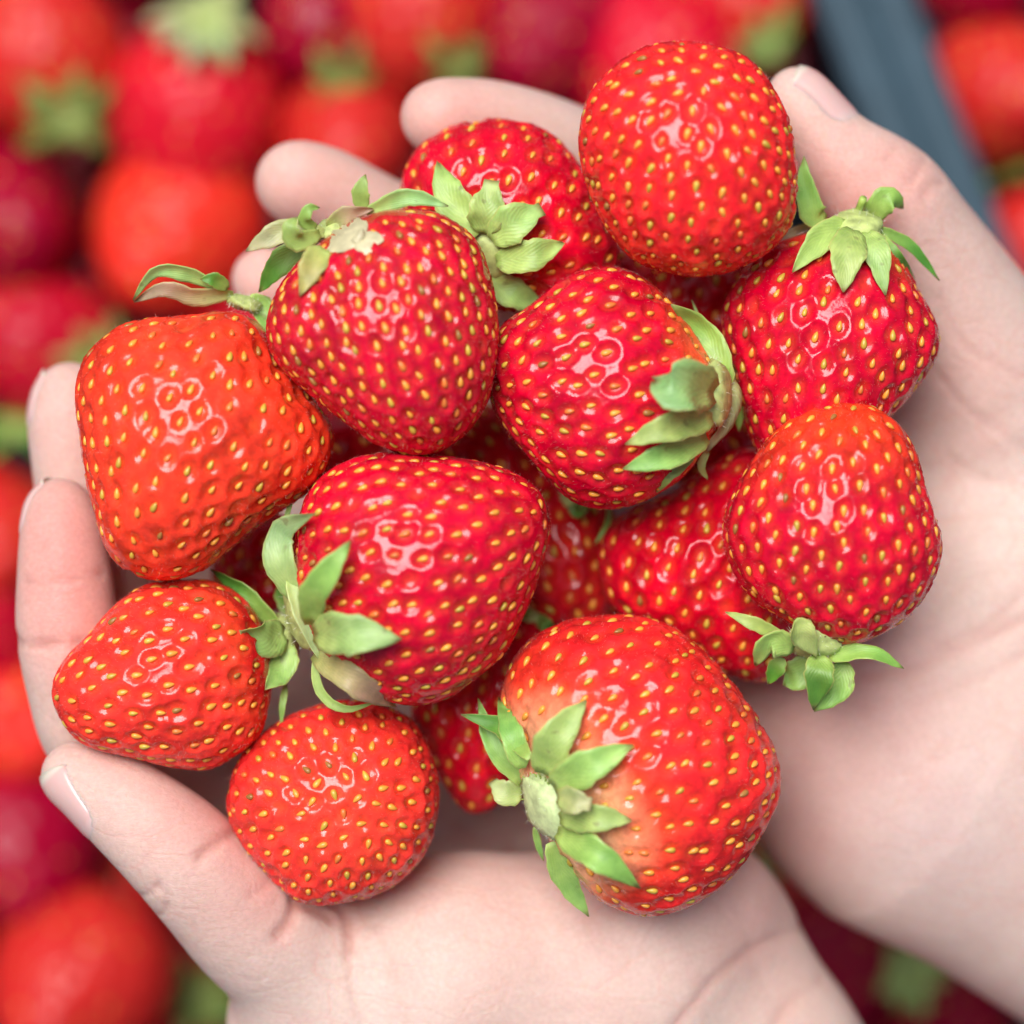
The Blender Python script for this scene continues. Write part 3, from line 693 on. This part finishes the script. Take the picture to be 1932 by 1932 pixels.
# 13.. hidden ones
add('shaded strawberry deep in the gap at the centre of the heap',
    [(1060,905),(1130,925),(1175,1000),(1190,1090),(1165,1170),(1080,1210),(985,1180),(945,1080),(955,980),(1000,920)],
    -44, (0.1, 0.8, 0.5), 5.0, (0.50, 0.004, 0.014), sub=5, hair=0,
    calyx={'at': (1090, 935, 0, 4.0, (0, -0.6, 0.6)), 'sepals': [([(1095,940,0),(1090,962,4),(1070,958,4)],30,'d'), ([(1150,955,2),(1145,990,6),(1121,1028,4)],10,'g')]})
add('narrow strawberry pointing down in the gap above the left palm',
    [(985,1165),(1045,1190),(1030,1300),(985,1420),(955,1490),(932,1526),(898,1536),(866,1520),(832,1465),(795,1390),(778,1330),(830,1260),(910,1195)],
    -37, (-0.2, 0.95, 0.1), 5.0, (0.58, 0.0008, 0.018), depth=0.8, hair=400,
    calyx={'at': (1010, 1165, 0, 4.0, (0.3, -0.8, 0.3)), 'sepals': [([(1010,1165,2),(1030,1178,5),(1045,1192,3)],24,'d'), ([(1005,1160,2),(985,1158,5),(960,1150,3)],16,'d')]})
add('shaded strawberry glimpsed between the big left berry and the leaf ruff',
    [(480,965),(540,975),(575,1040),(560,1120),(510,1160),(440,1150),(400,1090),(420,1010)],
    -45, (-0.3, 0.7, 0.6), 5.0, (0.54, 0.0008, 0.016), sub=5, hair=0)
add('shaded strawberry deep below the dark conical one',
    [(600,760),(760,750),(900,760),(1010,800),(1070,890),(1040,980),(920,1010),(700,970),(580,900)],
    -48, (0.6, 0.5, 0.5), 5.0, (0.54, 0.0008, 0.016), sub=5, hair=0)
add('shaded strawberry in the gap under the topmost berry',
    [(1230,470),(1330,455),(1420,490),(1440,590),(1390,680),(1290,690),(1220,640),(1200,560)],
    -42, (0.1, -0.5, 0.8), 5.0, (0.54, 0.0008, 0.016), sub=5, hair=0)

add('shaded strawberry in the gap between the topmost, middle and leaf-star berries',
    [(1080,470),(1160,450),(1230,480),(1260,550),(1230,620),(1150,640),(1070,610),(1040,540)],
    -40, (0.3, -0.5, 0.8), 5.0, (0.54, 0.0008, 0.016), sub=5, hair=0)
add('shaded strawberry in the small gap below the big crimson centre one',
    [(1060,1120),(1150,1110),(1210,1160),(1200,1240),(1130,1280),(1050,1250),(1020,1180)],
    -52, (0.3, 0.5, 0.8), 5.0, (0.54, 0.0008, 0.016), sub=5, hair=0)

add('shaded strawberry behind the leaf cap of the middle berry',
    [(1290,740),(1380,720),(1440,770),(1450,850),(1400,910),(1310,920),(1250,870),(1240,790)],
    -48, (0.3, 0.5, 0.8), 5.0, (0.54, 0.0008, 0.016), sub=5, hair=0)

# ------------------------------------------------------------------ hands
def smin(a, b, k):
    h = np.clip(0.5 + 0.5 * (b - a) / k, 0, 1)
    return b * (1 - h) + a * h - k * h * (1 - h)

class Hand:
    def __init__(s, palm, digits, creases, kd=8.0):
        # palm: list of (p0,r0,p1,r1,zscale); p in picture px + z, r in px
        s.palm = []
        for (a, ra, b, rb, zs) in palm:
            s.palm.append((W(*a), ra * ZK(a[2]), W(*b), rb * ZK(b[2]), zs))
        s.dig = []
        for ch in digits:
            P = np.array([np.r_[W(x, y, z), r * ZK(z)] for x, y, z, r in ch])
            s.dig.append(catmull(P, 4 * (len(P) - 1) + 1))
        s.kd = kd; s.cre = []
        s.cre = [(catmull(s.drop([q[:2] for q in c[0]]), 11), c[1], c[2]) for c in creases]
    def drop(s, px):                                      # picture points -> where they meet the skin
        zs = np.arange(25.0, -130.0, -0.6); out = []
        for x, y in px:
            p = np.array([W(x, y, z) for z in zs], np.float32); d = s.sdf(p); k = np.argmax(d < 0) if (d < 0).any() else np.argmin(d)
            out.append(p[k])
        return np.array(out, float)
    @staticmethod
    def cap(p, a, ra, b, rb, zs=1.0):
        sc = np.array([1, 1, zs], np.float32); pa = (p - a.astype(np.float32)) * sc; ba = ((b - a) * sc).astype(np.float32)
        h = np.clip(pa @ ba / (ba @ ba + 1e-9), 0, 1)
        q = pa - h[..., None] * ba
        d = np.sqrt((q * q).sum(-1)) - (ra + h * (rb - ra)).astype(np.float32)
        return d / max(1.0, zs * 0.8) if zs > 1 else d
    def palm_sdf(s, p, k=14.0):
        f = None
        for a, ra, b, rb, zs in s.palm:
            d = s.cap(p, a, ra, b, rb, zs); f = d if f is None else smin(f, d, k)
        return f
    def dig_sdf(s, p, C):
        f = None
        for i in range(len(C) - 1):
            d = s.cap(p, C[i, :3], C[i, 3], C[i + 1, :3], C[i + 1, 3]); f = d if f is None else smin(f, d, 1.2)
        return f
    def crease(s, p):
        g = np.zeros(p.shape[:-1], np.float32)
        for C, dep, wid in s.cre:
            lo, hi = C.min(0) - 4 * wid, C.max(0) + 4 * wid
            m = ((p >= lo) & (p <= hi)).all(-1)
            if not m.any(): continue
            q = p[m]; d = np.full(len(q), 1e9, np.float32)
            for i in range(len(C) - 1): d = np.minimum(d, s.cap(q, C[i], 0.0, C[i + 1], 0.0))
            g[m] += dep * np.exp(-(d / wid) ** 2)
        return g
    def sdf(s, p):                                       # any (N,3) points
        P = s.palm_sdf(p); out = P
        for C in s.dig:
            lo, hi = (C[:, :3] - C[:, 3:]).min(0) - 14, (C[:, :3] + C[:, 3:]).max(0) + 14
            m = ((p >= lo) & (p <= hi)).all(-1)
            if not m.any(): continue
            f = P.copy(); f[m] = smin(s.dig_sdf(p[m], C), P[m], s.kd); out = smin(out, f, 1.2) if C is not s.dig[0] else np.minimum(out, f)
        return out + s.crease(p)
    def bounds(s):
        lo = np.min([np.minimum(a - ra, b - rb) for a, ra, b, rb, z in s.palm] + [(C[:, :3] - C[:, 3:]).min(0) for C in s.dig], 0) - 4
        hi = np.max([np.maximum(a + ra, b + rb) for a, ra, b, rb, z in s.palm] + [(C[:, :3] + C[:, 3:]).max(0) for C in s.dig], 0) + 4
        return lo, hi
    def mesh(s, h):
        lo, hi = s.bounds(); nb = np.ceil((hi - lo) / (4 * h)).astype(int) + 1; n4 = nb * 4
        bc = np.stack(np.meshgrid(*[np.arange(k) for k in nb], indexing='ij'), -1).reshape(-1, 3)
        def ev(p):
            return np.concatenate([s.sdf(p[i:i + 200000]) for i in range(0, len(p), 200000)])
        fb = ev(((bc * 4 + 1.5) * h + lo).astype(np.float32))
        f = np.repeat(np.repeat(np.repeat(fb.reshape(nb), 4, 0), 4, 1), 4, 2).astype(np.float32)
        act = bc[np.abs(fb) < 3.6 * h + 1.5] * 4                 # only blocks near the skin are sampled finely
        off = np.stack(np.meshgrid(range(4), range(4), range(4), indexing='ij'), -1).reshape(-1, 3)
        g = (act[:, None] + off[None]).reshape(-1, 3)
        f[g[:, 0], g[:, 1], g[:, 2]] = ev((g * h + lo).astype(np.float32))
        v, q = surface_nets(f); v = v * h + lo
        for _ in range(2):                               # settle on the surface
            d, g = s.dg(v); v = v - g * (d * 0.9)[:, None]
        return v, q
    def dg(s, v):
        v = v.astype(np.float32); e = 0.25; d = s.sdf(v)
        g = np.stack([s.sdf(v + np.eye(3, dtype=np.float32)[k] * e) - s.sdf(v - np.eye(3, dtype=np.float32)[k] * e) for k in range(3)], 1)
        return d, nrm(g)

def surface_nets(f):
    ins = f < 0; nx, ny, nz = f.shape
    cnt = np.zeros((nx - 1, ny - 1, nz - 1), np.int16); acc = np.zeros((nx - 1, ny - 1, nz - 1, 3), np.float32)
    S = lambda a, d: a[d[0]:nx - 1 + d[0], d[1]:ny - 1 + d[1], d[2]:nz - 1 + d[2]]
    for ax in range(3):
        e = [0, 0, 0]; e[ax] = 1; o = [k for k in range(3) if k != ax]
        for da in (0, 1):
            for db in (0, 1):
                d0 = [0, 0, 0]; d0[o[0]] = da; d0[o[1]] = db; d1 = [d0[k] + e[k] for k in range(3)]
                a, b = S(f, d0), S(f, d1); m = S(ins, d0) != S(ins, d1)
                t = np.where(m, a / np.where(m, a - b, 1), 0)
                cnt += m
                for k in range(3): acc[..., k] += np.where(m, d0[k] + (t if k == ax else 0), 0)
    act = cnt > 0; idx = np.full(act.shape, -1, np.int64); n = act.sum(); idx[act] = np.arange(n)
    base = np.stack(np.nonzero(act), 1).astype(np.float32); v = base + acc[act] / cnt[act][:, None]
    quads = []
    for ax in range(3):
        o1, o2 = (ax + 1) % 3, (ax + 2) % 3
        sl0 = [slice(1, -1)] * 3; sl1 = [slice(1, -1)] * 3; sl0[ax] = slice(0, f.shape[ax] - 1); sl1[ax] = slice(1, f.shape[ax])
        a, b = ins[tuple(sl0)], ins[tuple(sl1)]; m = a != b
        loc = np.stack(np.nonzero(m), 1); off = np.ones(3, int); off[ax] = 0; g = loc + off
        def cell(i, j):
            c = g.copy(); c[:, o1] -= i; c[:, o2] -= j; return idx[c[:, 0], c[:, 1], c[:, 2]]
        q = np.stack([cell(1, 1), cell(0, 1), cell(0, 0), cell(1, 0)], 1)
        fl = ~a[m]; q[fl] = q[fl][:, ::-1]; quads.append(q)
    return v, np.vstack(quads)

SKIN = np.array([0.69, 0.52, 0.448]); PINK = np.array([0.70, 0.30, 0.26]); PALE = np.array([0.66, 0.53, 0.462]); BLUE = np.array([0.58, 0.47, 0.47])
def hand(label, H, h, tints, nails):
    v, q = H.mesh(h)
    n = len(v); t = np.tile(SKIN, (n, 1))
    for px, py, z, r, c, amt in tints:
        w = H.drop([(px, py)])[0]; d2 = ((v - w) ** 2).sum(1); g = (amt * np.exp(-d2 / (2 * (r * ZK(z)) ** 2)))[:, None]
        t = t * (1 - g) + c * g
    g = np.clip(H.crease(v.astype(np.float32)) / 1.0, 0, 1)[:, None] * 0.7; t = t * (1 - g) + np.array([0.58, 0.22, 0.17]) * g
    nz = (0.5 + 0.5 * np.clip(lownoise(v, 0.09, 2), -1, 1))[:, None] * 0.3; t = t * (1 - nz) + np.array([0.72, 0.44, 0.375]) * nz
    o = mesh_obj('hand', v, q, M_SKIN, attrs={'tint': t}); tag(o, label, 'hand', 'cupped hands')
    for (c, axis, nn, wd, ln, lift) in nails:             # nail plates follow the finger
        c = W(*c); ax = nrm(np.array([axis[0], -axis[1], axis[2]])); nn = np.array([nn[0], -nn[1], nn[2]]); nn = nrm(nn - (nn @ ax) * ax); sd = np.cross(ax, nn)
        nu, nv = 13, 15; P = []; uv = []
        for i in range(nv):
            vv = i / (nv - 1) 
            for j in range(nu):
                u = 2 * j / (nu - 1) - 1
                e = 1.0 if vv < 0.72 else math.sqrt(max(0.0, 1 - ((vv - 0.72) / 0.30) ** 2))
                e *= 0.86 + 0.14 * min(1, vv / 0.15)
                yy = vv - 0.5 + (0.10 * u * u if vv < 0.15 else 0) * (1 - vv / 0.15)
                P.append(c + sd * (u * e * wd / 2) + ax * (yy * ln)); uv.append((0.5 + u / 2, vv))
        P = np.array(P)
        for _ in range(14):
            d, g = H.dg(P); P = P - (nn * 0.7 + g * 0.3) * (np.clip(d, -2, 2) * 0.7)[:, None]
        d, g = H.dg(P)
        uu = np.array(uv); edge = np.clip((1 - np.abs(2 * uu[:, 0] - 1)) / 0.18, 0, 1) * np.clip((1 - uu[:, 1]) / 0.12, 0, 1)
        free = np.clip((0.16 - uu[:, 1]) / 0.16, 0, 1)
        P = P + g * (0.32 * edge + lift * free - 0.06)[:, None]
        V = np.vstack([P, P - g * 0.45]); k = len(P); F = []
        for i in range(nv - 1):
            for j in range(nu - 1):
                a = i * nu + j; F.append((a, a + 1, a + nu + 1, a + nu)); F.append((a + k, a + nu + k, a + nu + 1 + k, a + 1 + k))
        for j in range(nu - 1): F.append((j, j + k, j + 1 + k, j + 1))
        for i in range(nv - 1):
            for j in (0, nu - 1): a = i * nu + j; F.append((a, a + nu, a + nu + k, a + k))
        no = mesh_obj('nail', V, F, M_NAIL, o, uvs=np.array(uv + uv))
    return o

left = Hand(
    palm=[((610,1920,-38),150,(860,1835,-36),190,1.0), ((860,1835,-36),190,(1190,1800,-40),185,1.05), ((1190,1800,-40),185,(1330,1720,-46),125,1.1),
          ((660,1960,-40),190,(1100,2060,-52),230,1.0), ((1100,1990,-52),270,(1330,2050,-60),250,1.0), ((1330,2050,-60),300,(1750,2750,-95),320,1.15),
          ((700,1600,-98),150,(1150,1540,-98),170,1.8), ((520,1500,-86),140,(900,1300,-92),160,1.6), ((1250,1650,-70),150,(1330,1750,-60),140,1.2), ((600,1050,-96),200,(960,1250,-94),220,2.0)],
    digits=[[(640,1850,-32,140),(500,1760,-22,128),(400,1670,-14,110),(320,1590,-10,101),(230,1516,-9,86),(168,1475,-10,68),(136,1460,-11,56)],
            [(520,1560,-74,100),(300,1520,-55,92),(180,1400,-30,88),(140,1290,-22,86),(127,1180,-19,92),(122,1080,-18,84),(118,1010,-18,75),(112,965,-19,62)],
            [(600,1460,-84,100),(360,1380,-70,92),(230,1220,-52,88),(170,1050,-42,84),(145,900,-36,78),(135,800,-34,78),(133,752,-34,68)],
            [(700,1400,-88,100),(480,1250,-80,90),(330,1050,-68,85),(270,900,-60,80),(240,800,-56,72)]],
    creases=[([(554,1690),(553,1715),(545,1742),(525,1765)],0.9,1.3), ([(562,1704),(590,1714),(625,1732)],0.9,1.4), ([(610,1700),(636,1712),(655,1735),(662,1790)],0.7,1.5),
             ([(445,1568),(412,1588),(375,1618)],0.75,1.1), ([(520,1650),(500,1672),(470,1690)],0.3,0.9),
             ([(30,1206),(90,1217),(150,1212),(225,1188)],0.8,1.2), ([(50,1100),(120,1096),(195,1083)],0.45,0.8), ([(80,1080),(140,1072)],0.2,0.7),
             ([(262,1690),(285,1682),(302,1665)],0.45,0.6), ([(268,1705),(285,1728),(308,1722),(318,1702)],0.45,0.6), ([(292,1668),(318,1690)],0.3,0.6),
             ([(1510,1750),(1430,1780),(1340,1850),(1270,1932)],0.5,1.5), ([(1545,1850),(1480,1900),(1450,1960)],0.35,1.4), ([(715,1750),(740,1830),(765,1932)],0.3,0.9),
             ([(655,1800),(664,1870),(680,1940)],0.25,0.9), ([(1150,1740),(1180,1790),(1185,1850)],0.25,1.0), ([(1060,1740),(1090,1820),(1095,1900)],0.2,1.0), ([(860,1560),(960,1600),(1060,1640)],0.8,1.4), ([(820,1590),(920,1585),(1000,1560)],0.6,1.2)],
    kd=9.0)
hand('pale left hand cupped at the bottom, its thumb reaching to the lower left', left, 0.95,
     [(118,1010,-10,110,PINK,0.85),(130,1150,-10,100,PINK,0.7),(380,1540,0,85,PINK,0.55),(500,1680,-5,80,PINK,0.55),(200,1440,0,60,PINK,0.35),(130,760,-30,110,PINK,0.4),(900,1660,-20,140,PINK,0.30),
      (760,1880,-18,180,PALE,0.6),(1150,1900,-22,200,PALE,0.6),(300,1750,-5,90,PALE,0.4),(1420,1720,-30,90,PINK,0.35)],
     [((137,1512,-8),(0.80,0.60,0.0),(-0.62,0.70,0.42),13.5,15.5,0.15), ((52,955,-20),(0.12,1.0,0.0),(-1.0,-0.12,0.30),11.5,12.0,0.5), ((62,752,-34),(0.10,1.0,0.0),(-1.0,-0.12,0.25),11.5,12.0,0.5)])

right = Hand(
    palm=[((1800,690,-58),165,(1890,1000,-66),265,1.1), ((1650,1150,-72),280,(1950,1100,-68),330,1.2), ((1560,1330,-66),205,(1720,1420,-72),300,1.0),
          ((1720,1400,-72),330,(2300,1740,-90),350,1.0), ((1350,700,-98),180,(1300,1100,-98),180,1.7), ((1500,600,-92),150,(1700,900,-80),220,1.4), ((1120,560,-92),240,(1150,1150,-92),250,2.0)],
    digits=[[(1870,730,-52,175),(1800,580,-42,138),(1722,446,-32,113),(1662,372,-27,111),(1578,290,-24,80),(1530,225,-23,66),(1503,185,-23,58)],
            [(1400,560,-88,110),(1250,400,-70,92),(1130,315,-55,84),(1030,262,-45,78),(930,228,-38,72),(860,220,-34,68),(822,222,-32,66)],
            [(1250,700,-92,105),(1000,600,-76,92),(830,480,-60,86),(700,410,-50,82),(620,365,-45,80),(560,345,-42,78)],
            [(1200,850,-95,100),(900,760,-85,90),(720,660,-70,80),(600,585,-60,70),(530,545,-54,64),(498,528,-52,60)]],
    creases=[([(1770,560),(1800,625),(1850,672),(1940,715)],0.28,0.9), ([(1765,700),(1830,772),(1940,850)],0.3,0.9), ([(1790,860),(1850,900),(1940,920)],0.25,1.2),
             ([(1940,1165),(1800,1232),(1700,1268),(1600,1282)],0.4,1.3), ([(1940,1110),(1860,1180),(1770,1225)],0.35,1.1), ([(1940,1230),(1830,1290),(1720,1330)],0.3,1.2),
             ([(1780,1040),(1850,1010),(1940,1020)],0.2,1.0), ([(1800,1120),(1870,1080),(1940,1075)],0.2,1.0), ([(1710,950),(1790,985)],0.15,1.0), ([(1850,1400),(1750,1440),(1640,1470)],0.2,1.3),
             ([(1745,300),(1730,325),(1715,345)],0.35,0.9), ([(1778,345),(1757,352),(1740,368)],0.35,0.9), ([(1690,275),(1670,300)],0.25,0.8), ([(1620,400),(1660,420),(1690,470)],0.25,1.2)],
    kd=10.0)
hand('pale right hand cupped beneath the heap, wrist running off to the right', right, 1.05,
     [(1560,280,-18,80,PINK,0.35),(1620,400,-20,90,PINK,0.45),(1720,330,-25,60,PINK,0.35),(840,215,-28,120,PINK,0.5),(570,345,-38,100,PINK,0.5),(490,520,-45,80,PINK,0.45),
      (1500,1450,-40,170,PINK,0.5),(1480,1560,-45,90,PINK,0.5),(1850,900,-35,180,PALE,0.5),(1750,1500,-45,250,PALE,0.5),(1800,700,-30,100,PINK,0.25),(1650,1300,-38,110,PINK,0.3),(1780,1560,-42,120,BLUE,0.35)],
     [((1545,190,-22),(0.60,0.78,0.0),(0.76,-0.60,0.45),12.5,14.5,0.15)])

# ------------------------------------------------------------------ strawberries in the crate below
def star_calyx(root, at, nor, rad, ns, colr, seed):
    r = np.random.default_rng(seed); nor = nrm(nor); u = nrm(np.cross(nor, [0.3, 0.2, 0.93])); w = np.cross(nor, u)
    v, f = ico(2); cal = mesh_obj('calyx', at + (v[:, :1] * u + v[:, 1:2] * w + 0.4 * v[:, 2:] * nor) * rad * 0.24, f, M_CALYX, root)
    for k in range(ns):
        q = 2 * math.pi * (k + r.uniform(-.25, .25)) / ns; d = u * math.cos(q) + w * math.sin(q); L = rad * r.uniform(0.75, 1.4)
        lift = r.uniform(-0.1, 0.35)
        sepal_mesh([at + d * rad * 0.15 + nor * 1.0, at + d * L * 0.6 + nor * (1.5 + 4 * lift), at + d * L + nor * (8 * lift - 2)], rad * 0.42, 'sepal', cal,
                   colr, up=nor, n=7, m=5, seed=seed + k)

def crate_berry(label, px, py, r, colr, tip=(0.2, 0.5, 0.5), calyx=None, z=-310.0, cc='m', squash=1.0):
    i = len(CR); CR.append(1); rs = np.random.default_rng(500 + i)
    c = W(px, py, z); R = 1.07 * r * ZK(z); A = nrm(np.array([tip[0], -tip[1], tip[2]])); 
    v, f = ico(4); t = v @ A
    U = nrm(np.cross(A, [0.31, 0.2, 0.9])); V = np.cross(A, U)
    taper = 1.0 - 0.22 * np.clip(t, -1, 1) - 0.10 * t * t; 
    p = (v @ U)[:, None] * U * taper[:, None] + (v @ V)[:, None] * V * taper[:, None] + (t * 1.12)[:, None] * A
    p = p * (1 + 0.035 * lownoise(v, 1.6, i % 6))[:, None]
    root = empty('strawberry'); tag(root, label, 'strawberry', 'blurred strawberries in the crates below')
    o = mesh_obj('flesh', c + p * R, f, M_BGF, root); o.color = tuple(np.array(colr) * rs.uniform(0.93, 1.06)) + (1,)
    if calyx:
        cx, cy, dz, cr, ns = calyx; at = W(cx, cy, z + dz); n = at - c + np.array([0, 0, 0.5 * R]); star_calyx(root, at, n, cr * ZK(z), ns, GREEN[cc], 700 + 10 * i)
    return c, R
CR = []
cb = crate_berry
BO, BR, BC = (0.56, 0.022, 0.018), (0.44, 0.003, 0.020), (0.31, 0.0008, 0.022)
cb('blurred orange strawberry in the top left corner, leaves at its lower end', 75,85,150,BO,(-0.2,-0.9,0.3),(125,215,20,90,8))
cb('blurred crimson strawberry with a pinkish-centred leaf cap along the top edge', 365,235,158,(0.56,0.006,0.02),(-0.1,0.9,0.1),(385,40,25,100,9),cc='l')
cb('blurred dark crimson strawberry with a leaf tuft, right of the pink-centred leaf cap', 600,40,115,BC,(-0.3,-0.8,0.2),(645,150,15,72,7))
cb('blurred bright orange strawberry cut by the top edge', 775,5,150,BO,(-0.4,-0.7,0.3),(862,118,12,75,7))
cb('blurred crimson strawberry cut by the top edge, pink sheen on it', 1040,60,150,BC,(-0.3,0.5,0.6))
cb('blurred crimson strawberry directly behind the topmost berry of the heap', 1245,130,170,(0.54,0.004,0.022),(0.2,0.6,0.6))
cb('blurred orange strawberry with a leaf against the crate rim, top edge', 1400,0,115,BO,(-0.8,-0.3,0.3),(1450,75,15,70,7))
cb('blurred orange-red strawberry between the index and middle fingertips', 655,275,125,BO,(0.1,0.3,0.8))
cb('blurred crimson strawberry on the left edge, level with the curled leaf', -5,430,150,BC,(0.5,0.1,0.6))
cb('blurred orange-red strawberry left of the middle fingertip', 330,445,155,(0.74,0.03,0.016),(-0.3,0.5,0.6))
cb('blurred pinkish-red strawberry above the two left fingertips', 70,645,130,BR,(-0.6,-0.4,0.5),(180,690,20,80,7))
cb('blurred red strawberry left of the index finger, highest of three', -25,1010,130,BO,(0.2,0.4,0.7),(25,815,10,85,7),cc='d')
cb('blurred red strawberry left of the index finger, middle of three', -20,1205,120,BR,(0.2,-0.4,0.7))
cb('blurred pale red strawberry left of the index finger, lowest of three', 30,1360,130,(0.74,0.03,0.02),(0.4,0.3,0.7))
cb('blurred crimson strawberry just below the left thumbnail', 45,1600,145,BC,(0.2,0.5,0.6))
cb('blurred orange strawberry tucked behind the left thumb joint', 190,1700,115,BO,(-0.2,0.6,0.6),z=-350)
cb('blurred orange strawberry in the lower left corner', 140,1850,160,BO,(-0.3,0.4,0.6),z=-300)
cb('blurred strawberry with bright green leaves under the left wrist, bottom edge', 290,2010,130,BR,(-0.6,0.5,0.2),(385,1890,10,95,8),z=-350)
cb('blurred orange strawberry in the right crate, top right corner', 1895,175,130,BO,(0.3,0.2,0.8))
cb('blurred red strawberry in the right crate beside the wrist, green leaf above', 1955,480,105,BO,(0.3,0.7,0.3),(1890,340,-5,80,7),cc='d')
cb('blurred dark strawberry in the right crate at the top edge', 1850,-35,105,BC,(0.3,0.2,0.8))
cb('blurred crimson strawberry between the two wrists, bottom edge', 1560,1830,130,BC,(0.1,0.4,0.7),z=-305)
cb('blurred dark red strawberry tight under the right wrist', 1665,1670,95,BR,(0.5,0.3,0.5),z=-350)
cb('blurred strawberry with pale green leaves in the lower right corner', 1790,1945,125,BC,(0.6,0.6,0.2),(1725,1845,25,85,8),cc='p',z=-315)
cb('blurred pale strawberry peeping between the wrists beside the largest berry', 1480,1640,75,(0.66,0.08,0.05),(0.5,0.5,0.5),(1470,1610,15,50,6),z=-315)
cb('blurred dark strawberry in the gap above the middle fingertip', 545,200,100,BC,(-0.7,0.6,0.2),z=-350,cc='g')
cb('blurred dark crimson strawberry above the index finger', 905,195,125,BC,(0.5,0.6,0.3),z=-350)
cb('blurred dark strawberry below the crimson one at the left edge', 150,560,110,BC,(0.2,0.5,0.5),z=-350)
cb('blurred dark strawberry below the left index finger', 130,1490,100,BC,(0.2,0.5,0.5),z=-350)


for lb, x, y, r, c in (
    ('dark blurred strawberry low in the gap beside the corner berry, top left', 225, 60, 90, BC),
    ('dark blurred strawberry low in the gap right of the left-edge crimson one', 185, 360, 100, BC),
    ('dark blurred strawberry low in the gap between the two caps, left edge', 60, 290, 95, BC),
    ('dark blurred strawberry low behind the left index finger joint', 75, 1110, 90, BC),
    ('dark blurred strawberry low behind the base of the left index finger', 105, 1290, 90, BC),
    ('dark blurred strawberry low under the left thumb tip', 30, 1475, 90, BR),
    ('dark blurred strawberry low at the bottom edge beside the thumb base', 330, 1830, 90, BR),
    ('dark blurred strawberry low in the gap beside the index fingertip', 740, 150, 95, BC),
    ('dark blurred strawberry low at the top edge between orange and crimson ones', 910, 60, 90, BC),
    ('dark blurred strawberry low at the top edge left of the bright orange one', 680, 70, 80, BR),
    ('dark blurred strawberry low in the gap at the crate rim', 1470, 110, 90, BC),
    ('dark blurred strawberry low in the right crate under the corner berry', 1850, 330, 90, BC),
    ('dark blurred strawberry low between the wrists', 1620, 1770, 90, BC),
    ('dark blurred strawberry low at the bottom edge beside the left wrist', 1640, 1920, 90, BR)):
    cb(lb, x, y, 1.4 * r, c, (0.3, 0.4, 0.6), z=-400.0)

# the rest of the pile: beneath the hands and beyond the picture's edges, one mass
pr_ = np.random.default_rng(11); pv, pf = [], []; v_, f_ = ico(3)
for gx in range(-5, 15):
    for gy in range(-4, 14):
        x, y = gx * 225 + pr_.uniform(-40, 40), gy * 225 + pr_.uniform(-40, 40)
        rim_x = 1634 + 0.382 * y
        if abs(x - rim_x) < 230: continue
        beside = x < -190 or x > 2120 or y < -190 or y > 2120
        under = (430 < x < 1180 and 560 < y < 1640) or (1180 <= x < 1500 and 420 < y < 1420) or (x >= 1500 and 700 + 0.35 * (x - 1500) < y < 1420 + 0.5 * (x - 1500))
        if not (beside or under): continue
        z = -318 + pr_.uniform(-14, 14); A_ = nrm(pr_.normal(size=3)); R_ = 132 * ZK(z) * pr_.uniform(0.9, 1.1)
        t_ = v_ @ A_; q = (v_ - t_[:, None] * A_) * (1 - 0.25 * t_)[:, None] + (1.12 * t_)[:, None] * A_
        pf.append(f_ + len(pv) * len(v_)); pv.append(W(x, y, z) + q * R_)
pile = mesh_obj('strawberry_pile', np.vstack(pv), np.vstack(pf), M_BGF)
pile.color = (0.46, 0.006, 0.02, 1); pile['kind'] = 'stuff'
pile['label'] = 'rest of the strawberry pile filling the crates around and under the hands'; pile['category'] = 'strawberries'
